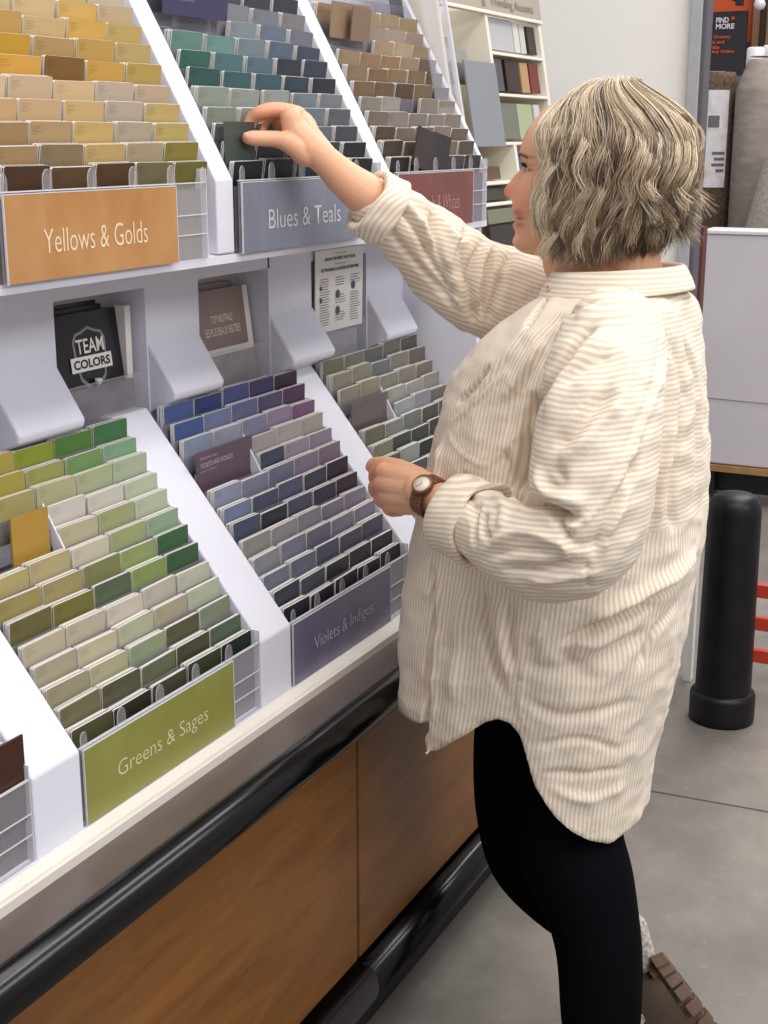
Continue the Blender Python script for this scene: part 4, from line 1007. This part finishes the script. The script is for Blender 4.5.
# ear
L((atX(571, 188, 1.984), .006), (atX(578, 178, 1.974), .009), (atX(584, 186, 1.972), .009), (atX(580, 202, 1.974), .008), (atX(572, 213, 1.977), .006))
me = bpy.data.meshes.new('b'); bmesh.ops.recalc_face_normals(bm, faces=bm.faces); bm.to_mesh(me); bm.free()
body = eval_mesh(me, [('REMESH', dict(mode='VOXEL', voxel_size=.0019)), ('SMOOTH', dict(factor=.5, iterations=4))])
V = arr(body); PR = projn(V); tint = np.zeros((len(V), 4)); tint[:, 3] = 1
nearhead = (V[:, 2] > 1.36) & (V[:, 0] > 1.9) & (PR[:, 0] > 495) & (PR[:, 0] < 700)
base = np.array(lin('#dfa987')); red = np.array(lin('#c46e58')); lipc = np.array(lin('#a85449')); pale = np.array(lin('#e0ad90'))
col = np.tile(base, (len(V), 1))
def blend(cx, cy, sx, sy, c, k, mask=None):
    w = k*np.exp(-((PR[:, 0]-cx)/sx)**2-((PR[:, 1]-cy)/sy)**2)
    if mask is not None: w = w*mask
    global col
    col = col*(1-w[:, None])+c*w[:, None]
blend(527, 203, 16, 16, red, .5, nearhead); blend(506, 192, 8, 7, red, .75, nearhead); blend(517, 213, 6, 3.6, lipc, .8, nearhead); blend(518, 225, 6, 3.6, lipc, .85, nearhead)
blend(519.5, 218.4, 4.5, 1.5, np.array(lin('#5a2a24')), .85, nearhead); blend(528.5, 170, 5.5, 1.8, np.array(lin('#4a352c')), .8, nearhead); blend(529, 165, 6, 2.2, np.array(lin('#a8745e')), .6, nearhead); blend(530, 157.5, 6.5, 1.7, np.array(lin('#8a664f')), .75, nearhead)
blend(578, 195, 10, 22, red, .5, nearhead); blend(530, 140, 14, 16, pale, .5, nearhead)
hr = (PR[:, 0] < 345) & (PR[:, 1] < 200); hl = (PR[:, 0] < 445) & (PR[:, 1] > 440)
blend(262, 118, 18, 12, red, .55, hr); blend(247, 137, 7, 8, red, .5, hr); blend(374, 478, 9, 24, red, .55, hl)
tint[:, :3] = col
ca = body.attributes.new('tint', 'FLOAT_COLOR', 'POINT'); ca.data.foreach_set('color', tint.ravel())
for p in body.polygons: p.use_smooth = True
M_skin = mat('skin', '#cf9b7e', .48, spec=.35, bump=.18, bscale=240, sss=.12)
nt = M_skin.node_tree; an = nt.nodes.new('ShaderNodeAttribute'); an.attribute_name = 'tint'
nt.links.new(an.outputs['Color'], nt.nodes['Principled BSDF'].inputs['Base Color'])
bo_ = link('body', body, M_skin); loc(bo_, woman)
# nails, eyes, brows, lashes
def blob(name, c, r, mt, scale=(1, 1, 1), parent=None, rot=(0, 0, 0)):
    bm = bmesh.new(); bmesh.ops.create_uvsphere(bm, u_segments=20, v_segments=12, radius=r)
    me = bpy.data.meshes.new(name); bm.to_mesh(me); bm.free()
    for p in me.polygons: p.use_smooth = True
    o = link(name, me, mt); o.location = c; o.scale = scale; o.rotation_euler = rot
    if parent: loc(o, parent) if parent is woman else setattr(o, 'parent', parent)
    return o
M_eye = mat('eye_white', '#d9cdc8', .2); M_lash = mat('lash_dark', '#30231e', .6); M_brow = mat('brow_hair', '#7c604a', .8); M_nail = mat('nail', '#dba693', .25)
ey = atX(526, 168, XH)
for s in (-1, 1):
    e = blob('eye', (XH+s*.0305, ey.y-.0245, ey.z), .0118, M_eye, parent=woman)
    m = MB(); m.lathe([(.0001, .0118), (.003, .0116), (.0055, .0104), (.0055, .0100), (.0001, .0100)], n=20); q = m.build('iris', mat('iris_blue_grey', '#4a565c', .2), e); q.rotation_euler = (math.radians(-90), 0, 0)
    m = MB()
    for i in range(14):
        f = i/13; a = -1.0+2.0*f; p0 = Vector((s*.0130*math.sin(a)*1.0, .0118*math.cos(a*.8), .0040-.0022*a*a)); m.tube([p0, p0+Vector((s*.001*a, .0045, .0012)), p0+Vector((s*.0022*a, .0075, .0045))], .00045, n=4)
    m.tube([Vector((s*.0130*math.sin(a), .0123*math.cos(a*.8), .0044-.0022*a*a)) for a in np.linspace(-1.1, 1.1, 9)], .0011, n=6)
    m.build('eyelashes', M_lash, e)
    bvb = None
bvb = BVHTree.FromPolygons([v.co[:] for v in body.vertices], [p.vertices[:] for p in body.polygons])
for s in (-1, 1):
    m = MB()
    for i in range(40):
        f = i/39; x = XH+s*(.014+.036*f); z = atX(526, 157, XH).z+.006*math.sin(f*2.4)-.004*f
        r = bvb.ray_cast(Vector((x, 1.4, z)), Vector((0, -1, 0)))
        if r[0]:
            for k in range(3):
                p = r[0]+Vector((0, .0004, (k-1)*.0016)); m.tube([p, p+Vector((s*.004, .0003, .0010))], .00030, n=4)
    loc(m.build('eyebrow', M_brow), woman)
nl = blob('thumbnail', atY(247.5, 136.5, 1.1385)+Vector((-.006, 0, .001)), .0055, M_nail, scale=(.45, .8, .9), parent=woman)
# earring
m = MB(); ec = atX(577.5, 240, 1.968)
m.tube([ec+Vector((.004*math.sin(a), .0215*math.cos(a), .0215*math.sin(a))) for a in np.linspace(0, 2*PI, 40)], .0009, n=6, cap=False)
loc(m.build('hoop_earring', mat('silver_metal', '#c9c3bc', .2, metal=1.)), woman)

# --- hair
HC = atX(614, 163, XH); hrn = random.Random(8)
bm = bmesh.new(); bmesh.ops.create_uvsphere(bm, u_segments=64, v_segments=40, radius=1)
for v in bm.verts:
    d = v.co.copy(); ry = .104 if d.y < 0 else .112
    v.co = Vector((HC.x+d.x*.079, HC.y+d.y*ry, HC.z+d.z*.101))
def face_edge(z):        # how far forward the hair reaches, by height above the head centre
    return np.interp(z, [-.13, -.06, -.03, 0, .035, .07, .09, .12], [.075, .085, .078, .080, .095, .104, .10, .10])
kill = [v for v in bm.verts if v.co.y-HC.y > face_edge(v.co.z-HC.z)-.012 or v.co.z < HC.z-.100]
bmesh.ops.delete(bm, geom=kill, context='VERTS')
me = bpy.data.meshes.new('hair_cap'); bm.to_mesh(me); bm.free()
for p in me.polygons: p.use_smooth = True
hv_, hf_, hc_ = [], [], []
PAL = [lin('#75624d'), lin('#988268'), lin('#bba487'), lin('#dac6a5'), lin('#f0e2c8'), lin('#53432f')]
NV = [0]
def strand(P, rad, c, az=0., side=-1):
    n = len(P); t = np.empty_like(P); t[1:-1] = P[2:]-P[:-2]; t[0] = P[1]-P[0]; t[-1] = P[-1]-P[-2]
    t /= np.linalg.norm(t, axis=1)[:, None]+1e-9
    sv = np.cross(t, (math.cos(az)*side, -math.sin(az), .05)); sv /= np.linalg.norm(sv, axis=1)[:, None]+1e-9; w = np.cross(t, sv)
    f = np.arange(n)/(n-1); r = (rad*(1-.75*np.maximum(0, (f-.7)/.3)))[:, None]
    vs = np.stack([P+(sv*math.cos(2*PI*k/3)+w*math.sin(2*PI*k/3))*r for k in range(3)], 1).reshape(-1, 3)
    b0 = NV[0]; hv_.append(vs); NV[0] += n*3; hc_.append(np.tile(c, (n*3, 1)))
    ii = np.arange(n-1)[:, None]*3; kk = np.arange(3)[None]; k1 = (kk+1) % 3
    hf_.append(np.stack([ii+kk, ii+k1, ii+3+k1, ii+3+kk], 2).reshape(-1, 4)+b0)
def sst(x): x = np.clip(x, 0, 1); return x*x*(3-2*x)
def hair_path(az, out, wav, ph, kz, flick, cut, side, amp_r=.7, N=32):
    """one strand from the parting down; az 0 = face, pi = nape; offsets from the head centre"""
    a_top = max(.14, az*.84-.22); yroot = .052*math.cos(a_top)+.004
    t = np.linspace(0, 1, N); k1 = np.clip(t/.5, 0, 1); k2 = np.clip((t-.5)/.5, 0, 1)
    e = PI/2*(1-k1)**1.05; a = a_top+(az-a_top)*sst(k1)
    sy, sx = np.cos(a), np.sin(a)*side
    ry = np.where(sy > 0, .118, .109)+out; rx = .084+out; w = (1-k1)**2.2
    ce, se = np.abs(np.cos(e))**.80, np.abs(np.sin(e))**.80
    s1 = math.cos(az)
    tuck = -.10*k2*k2 if s1 > -.2 else -.34*k2**1.6*min(1, (-s1-.2)/.5)*(cut/.12)
    inw = 1+tuck+flick*np.maximum(0, k2-.45)**2*1.1
    x = rx*sx*ce*(1-w)*inw+.010*w*(1 if side > 0 else .6)
    y = ry*sy*ce*(1-w)*inw+yroot*w
    z = np.where(t < .5, (.098+out)*se-.012*(yroot/.056)**2*w, -cut*k2)
    aw = wav*sst((t-.14)/.4); P = np.stack([x, y, z], 1)
    tang = np.array([math.cos(az)*side, -math.sin(az), 0]); rad_ = np.array([math.sin(az)*side, math.cos(az), 0])
    P = P+tang*(aw*np.sin(ph+z*kz))[:, None]+rad_*(aw*amp_r*np.cos(ph+z*kz+.8))[:, None]
    return np.array(HC)+P
for side in (-1, 1):
    nl_ = 270 if side < 0 else 110
    for L_ in range(nl_):
        az = .86+(PI-.84)*hrn.random()**.95 if L_ > 30 else .84+.2*hrn.random()
        lay = hrn.random(); out = .003+.017*lay; wav = hrn.uniform(.005, .012)*(.6+.6*lay)
        ph = az*2.3+hrn.uniform(-1.9, 1.9); kz = hrn.uniform(48, 66); back = max(0, -math.cos(az))
        cut = hrn.uniform(.120, .136)-.010*back; flick = hrn.uniform(-.1, .2)
        if back > .3 and lay > .35: cut = hrn.uniform(.040, .112); flick = hrn.uniform(.3, 1.1)
        if az < .98: cut = hrn.uniform(.098, .116); ph = 2.6+hrn.uniform(-.5, .5); kz = 52; wav = .011
        tn = hrn.choices(range(6), weights=(16, 28, 24, 17, 9, 6))[0]
        if lay < .35: tn = hrn.choice((0, 0, 5, 1))
        if az < 1.15 and lay > .3: tn = hrn.choice((2, 3, 4, 3))
        spread = hrn.uniform(.018, .045)
        for s_ in range(28 if side < 0 else 16):
            t3 = min(4, max(0, tn+hrn.choice((-1, 0, 0, 0, 1)))) if tn != 5 else hrn.choice((5, 0))
            g0 = hrn.gauss(0, 1)
            Pp = hair_path(max(.80, az+g0*spread), out+hrn.gauss(0, .0016), wav*hrn.uniform(.9, 1.1), ph+hrn.gauss(0, .13), kz, flick+hrn.gauss(0, .1), cut+hrn.gauss(0, .006), side)
            g = hrn.uniform(.86, 1.1); strand(Pp, hrn.uniform(.0005, .0010), (*[min(1, v*g) for v in PAL[t3]], 1), az, side)
for i in range(90):
    az = hrn.uniform(1.0, 2.9); Pp = hair_path(az, .020+hrn.random()*.008, .006, hrn.random()*6, 50, .4, hrn.uniform(.02, .10), hrn.choice((-1, -1, 1)))
    strand(Pp[:hrn.randint(12, 34)], .00032, (*PAL[4], 1))
me2 = bpy.data.meshes.new('hair'); me2.from_pydata(np.concatenate(hv_).tolist(), [], np.concatenate(hf_).tolist())
hc = me2.attributes.new('strand', 'FLOAT_COLOR', 'POINT'); hc.data.foreach_set('color', np.concatenate(hc_).astype(float).ravel())
for p in me2.polygons: p.use_smooth = True
M_hair = mat('blonde_hair', '#b3a078', .36, spec=.6)
nt = M_hair.node_tree; an = nt.nodes.new('ShaderNodeAttribute'); an.attribute_name = 'strand'
nt.links.new(an.outputs['Color'], nt.nodes['Principled BSDF'].inputs['Base Color'])
ho = link('hair', me2, M_hair); loc(ho, woman)
hcap = link('hair_underlayer', me, mat('hair_under', '#5f5240', .7, noise_mix='#4a3e2e', nscale=60, stretch=(1, 1, .1))); hcap.parent = ho
hcap.matrix_parent_inverse = Matrix.Identity(4)

# --- watch
M_wwood = mat('walnut_links', '#7a4f30', .45, noise_mix='#5d3820', nscale=90); M_dial = mat('watch_dial', '#e6dccd', .3); M_brass = mat('rose_metal', '#b08d6d', .25, metal=.9)
wc = atX(431, 497, 1.833); wax = (atX(415, 487, 1.845)-atX(447, 508, 1.819)).normalized()
wt = bpy.data.objects.new('wristwatch', None); COL.objects.link(wt); wt.location = wc
tag(wt, 'brown wooden bracelet watch with a round cream dial on her left wrist', 'watch')
tocam = (CAM-wc).normalized(); nf_ = (tocam-wax*tocam.dot(wax)).normalized(); bt = wax.cross(nf_)
nf_ = (nf_*math.cos(.25)+bt*math.sin(.25)).normalized(); bt = wax.cross(nf_)
RW = .0302
def wp(a, r, t): return wc+(nf_*math.cos(a)+bt*math.sin(a))*r+wax*t
NLK = 30
for i in range(NLK):
    a = 2*PI*(i+.5)/NLK
    if abs((a+PI) % (2*PI)-PI) < .42: continue
    m = MB(); da = PI/NLK*.88
    for (t0, t1, sh2) in ((-.0115, -.0042, 0), (-.0036, .0036, PI/NLK), (.0042, .0115, 0)):
        vs = [m.bm.verts.new(wp(a+sh2+s1*da, RW+r1, t)) for t in (t0, t1) for s1, r1 in ((-1, -.001), (1, -.001), (1, .0022), (-1, .0022))]
        for f in ((0, 1, 2, 3), (4, 5, 6, 7), (0, 1, 5, 4), (1, 2, 6, 5), (2, 3, 7, 6), (3, 0, 4, 7)): m.bm.faces.new([vs[j] for j in f])
    o = m.build('bracelet_link', M_wwood); loc(o, wt)
Rm = Matrix((bt, wax, nf_)).transposed().to_4x4()
def wdisc(name, prof, mt, n=36):
    m = MB(); m.lathe(prof, n=n, cap=name != 'bezel'); o = m.build(name, mt); o.data.transform(Matrix.Translation(wc+nf_*.0034)@Rm@Matrix.Scale(1.12, 4, (1, 0, 0))@Matrix.Scale(1.12, 4, (0, 1, 0))); loc(o, wt); return o
wdisc('case', [(.0001, .026), (.0140, .026), (.0150, .029), (.0147, .0335), (.0137, .0345), (.0125, .0340), (.0120, .0325), (.0001, .0325)], M_wwood)
wdisc('dial', [(.0001, .0326), (.0120, .0326), (.0120, .0330), (.0001, .0330)], M_dial)
wdisc('bezel', [(.0118, .0326), (.0130, .0336), (.0130, .0346), (.0118, .0346), (.0118, .0326)], M_brass)
m = MB()
for a, ln in ((.9, .006), (2.6, .009)):
    m.tube([(0, 0, .0336), (math.cos(a)*ln, math.sin(a)*ln, .0336)], .0004, n=4)
    o = m.build('watch_hand', M_brass); o.data.transform(Matrix.Translation(wc+nf_*.0038)@Rm); loc(o, wt); m = MB()
m.bm.free()
m = MB(); m.tube([(0, .0160, .0315), (0, .0195, .0315)], .0017, n=10); o = m.build('crown', M_brass); o.data.transform(Matrix.Translation(wc)@Rm); loc(o, wt)

# --- card she is pulling out
t = rack_card('dark grey-green paint chip card pinched between her thumb and finger', 'sample card', 'paint_chip_card', 1.800, 1.885, 1.1555, 1.602, .062, mat('held_card', '#3d4742', .4), thick=.0012)

# --- leggings
bm = bmesh.new()
def legs(bm, nodes, n=28): limb(bm, nodes, sub=5, n=n)
NL = [(atX(592, 640, 2.03), .080), (atX(578, 700, 2.02), .092), (atX(567, 770, 2.01), .088), (atX(569, 835, 1.99), .088), (atX(583, 880, 1.955), .082), (atX(595, 925, 1.935), .072), (atX(600, 965, 1.92), .068), (atX(601, 1024, 1.905), .063), (atX(604, 1085, 1.90), .048), (atX(608, 1125, 1.89), .040)]
legs(bm, NL)
FL = [(atX(570, 640, 2.10), .110), (atX(545, 700, 2.11), .112), (atX(530, 760, 2.115), .100), (atX(521, 815, 2.12), .080), (atX(524, 858, 2.12), .064), (atX(552, 890, 2.13), .062), (atX(590, 922, 2.11), .054), (atX(620, 943, 2.09), .040)]
legs(bm, FL)
legs(bm, [(atX(590, 600, 2.0), .11), (atX(590, 600, 2.08), .11)])
me = bpy.data.meshes.new('lg'); bmesh.ops.recalc_face_normals(bm, faces=bm.faces); bm.to_mesh(me); bm.free()
lg = eval_mesh(me, [('REMESH', dict(mode='VOXEL', voxel_size=.006)), ('SMOOTH', dict(factor=.5, iterations=6))])
for p in lg.polygons: p.use_smooth = True
loc(link('leggings', lg, mat('black_leggings', '#06070b', .85, spec=.06, bump=.1, bscale=200)), woman)
# --- shoes
bm = bmesh.new(); limb(bm, [(atX(636, 925, 2.10), .018), (atX(642, 945, 2.09), .018), (atX(645, 966, 2.085), .022)], n=18); me = bpy.data.meshes.new('sock'); bm.to_mesh(me); bm.free()
for p in me.polygons: p.use_smooth = True
loc(link('sock', me, mat('grey_fleck_knit', '#77746f', .9, noise_mix='#c9c4ba', nscale=160)), woman)
M_suede = mat('brown_nubuck', '#4d3c31', .8, noise_mix='#43342a', nscale=30, bump=.3, bscale=120); M_sole = mat('brown_rubber_sole', '#5e4838', .7); M_sock = mat('grey_fleck_sock', '#77746f', .9, noise_mix='#c9c4ba', nscale=160)
def shoe(O, d, up, lab):
    d = d.normalized(); up = (up-d*up.dot(d)).normalized(); s = d.cross(up)
    def T(u_, v_, w_): return O+d*u_+s*v_+up*w_
    root = bpy.data.objects.new('shoe', None); COL.objects.link(root); root.location = O; tag(root, None); loc(root, woman)
    bpy.context.view_layer.update()
    def lc(o): o.parent = root; o.matrix_parent_inverse = Matrix.Translation(-O); return o
    st_ = [(-.005, .020, .050), (.01, .032, .082), (.05, .036, .095), (.10, .036, .085), (.15, .042, .062), (.20, .046, .048), (.25, .036, .040), (.275, .016, .028)]
    bm = bmesh.new(); rings = []
    for u_, w_, h_ in catmull(st_, 3):
        rings.append([T(u_, w_*math.copysign(abs(math.cos(a))**.8, math.cos(a)), .028+h_*max(0, math.sin(a))-.01*max(0, -math.sin(a))) for a in np.linspace(0, 2*PI, 25)[:-1]])
    ring_loft(bm, rings); bmesh.ops.recalc_face_normals(bm, faces=bm.faces); me = bpy.data.meshes.new('upper'); bm.to_mesh(me); bm.free()
    for p in me.polygons: p.use_smooth = True
    lc(link('upper', me, M_suede))
    bm = bmesh.new(); rings = []
    for w0 in (0, .010, .026, .031):
        k = 1.0 if w0 else .95
        ring = []
        for i in range(40):
            a = 2*PI*i/40; u_ = .135+.150*math.cos(a)*k; w2 = (.040+.006*math.cos(a-.4))*k
            ring.append(T(u_, w2*math.copysign(abs(math.sin(a))**.7, math.sin(a)), w0))
        rings.append(ring)
    ring_loft(bm, rings); bmesh.ops.recalc_face_normals(bm, faces=bm.faces); me = bpy.data.meshes.new('sole'); bm.to_mesh(me); bm.free()
    lc(link('sole', me, M_sole))
    for i in range(26):
        a = 2*PI*(i+.5)/26; u_ = .135+.148*math.cos(a); v_ = (.040+.006*math.cos(a-.4))*math.copysign(abs(math.sin(a))**.7, math.sin(a))
        rd = Vector((math.cos(a)*.5, math.sin(a), 0)).normalized(); tg = Vector((-rd.y, rd.x, 0))
        m = MB(); vs = []
        for w_, o1 in ((-.007, .0), (.017, .006)):
            for p_, q_ in ((-1, -1), (1, -1), (1, 1), (-1, 1)):
                xx = u_+tg.x*p_*.0115+rd.x*(q_*.007+o1); yy = v_+tg.y*p_*.0115+rd.y*(q_*.007+o1); vs.append(m.bm.verts.new(T(xx, yy, w_)))
        for f in ((0, 1, 2, 3), (4, 5, 6, 7), (0, 1, 5, 4), (1, 2, 6, 5), (2, 3, 7, 6), (3, 0, 4, 7)): m.bm.faces.new([vs[j] for j in f])
        lc(m.build('sole_lug', M_sole, bevel=.002))
    m = MB(); vs = [m.bm.verts.new(T(*q)) for q in ((-.010, -.014, .075), (-.010, .014, .075), (-.026, .012, .108), (-.026, -.012, .108), (-.004, -.014, .075), (-.004, .014, .075), (-.021, .012, .110), (-.021, -.012, .110))]
    for f in ((0, 1, 2, 3), (4, 5, 6, 7), (0, 1, 5, 4), (1, 2, 6, 5), (2, 3, 7, 6), (3, 0, 4, 7)): m.bm.faces.new([vs[j] for j in f])
    lc(m.build('pull_tab', M_suede, bevel=.002))
    bm = bmesh.new(); limb(bm, [(T(.035, 0, .06), .030), (T(.032, 0, .11), .030), (T(.03, 0, .15), .036)], n=18); me = bpy.data.meshes.new('sock'); bm.to_mesh(me); bm.free()
    for p in me.polygons: p.use_smooth = True
    lc(link('sock', me, M_sock)); return root
shoe(Vector((1.89, .50, .008)), Vector((.05, 1, 0)), Vector((0, 0, 1)), '')
OH = atX(668, 966, 2.07)
shoe(OH, RT*.60-UP*.80+FW*.12, -(RT*.80+UP*.60), '')
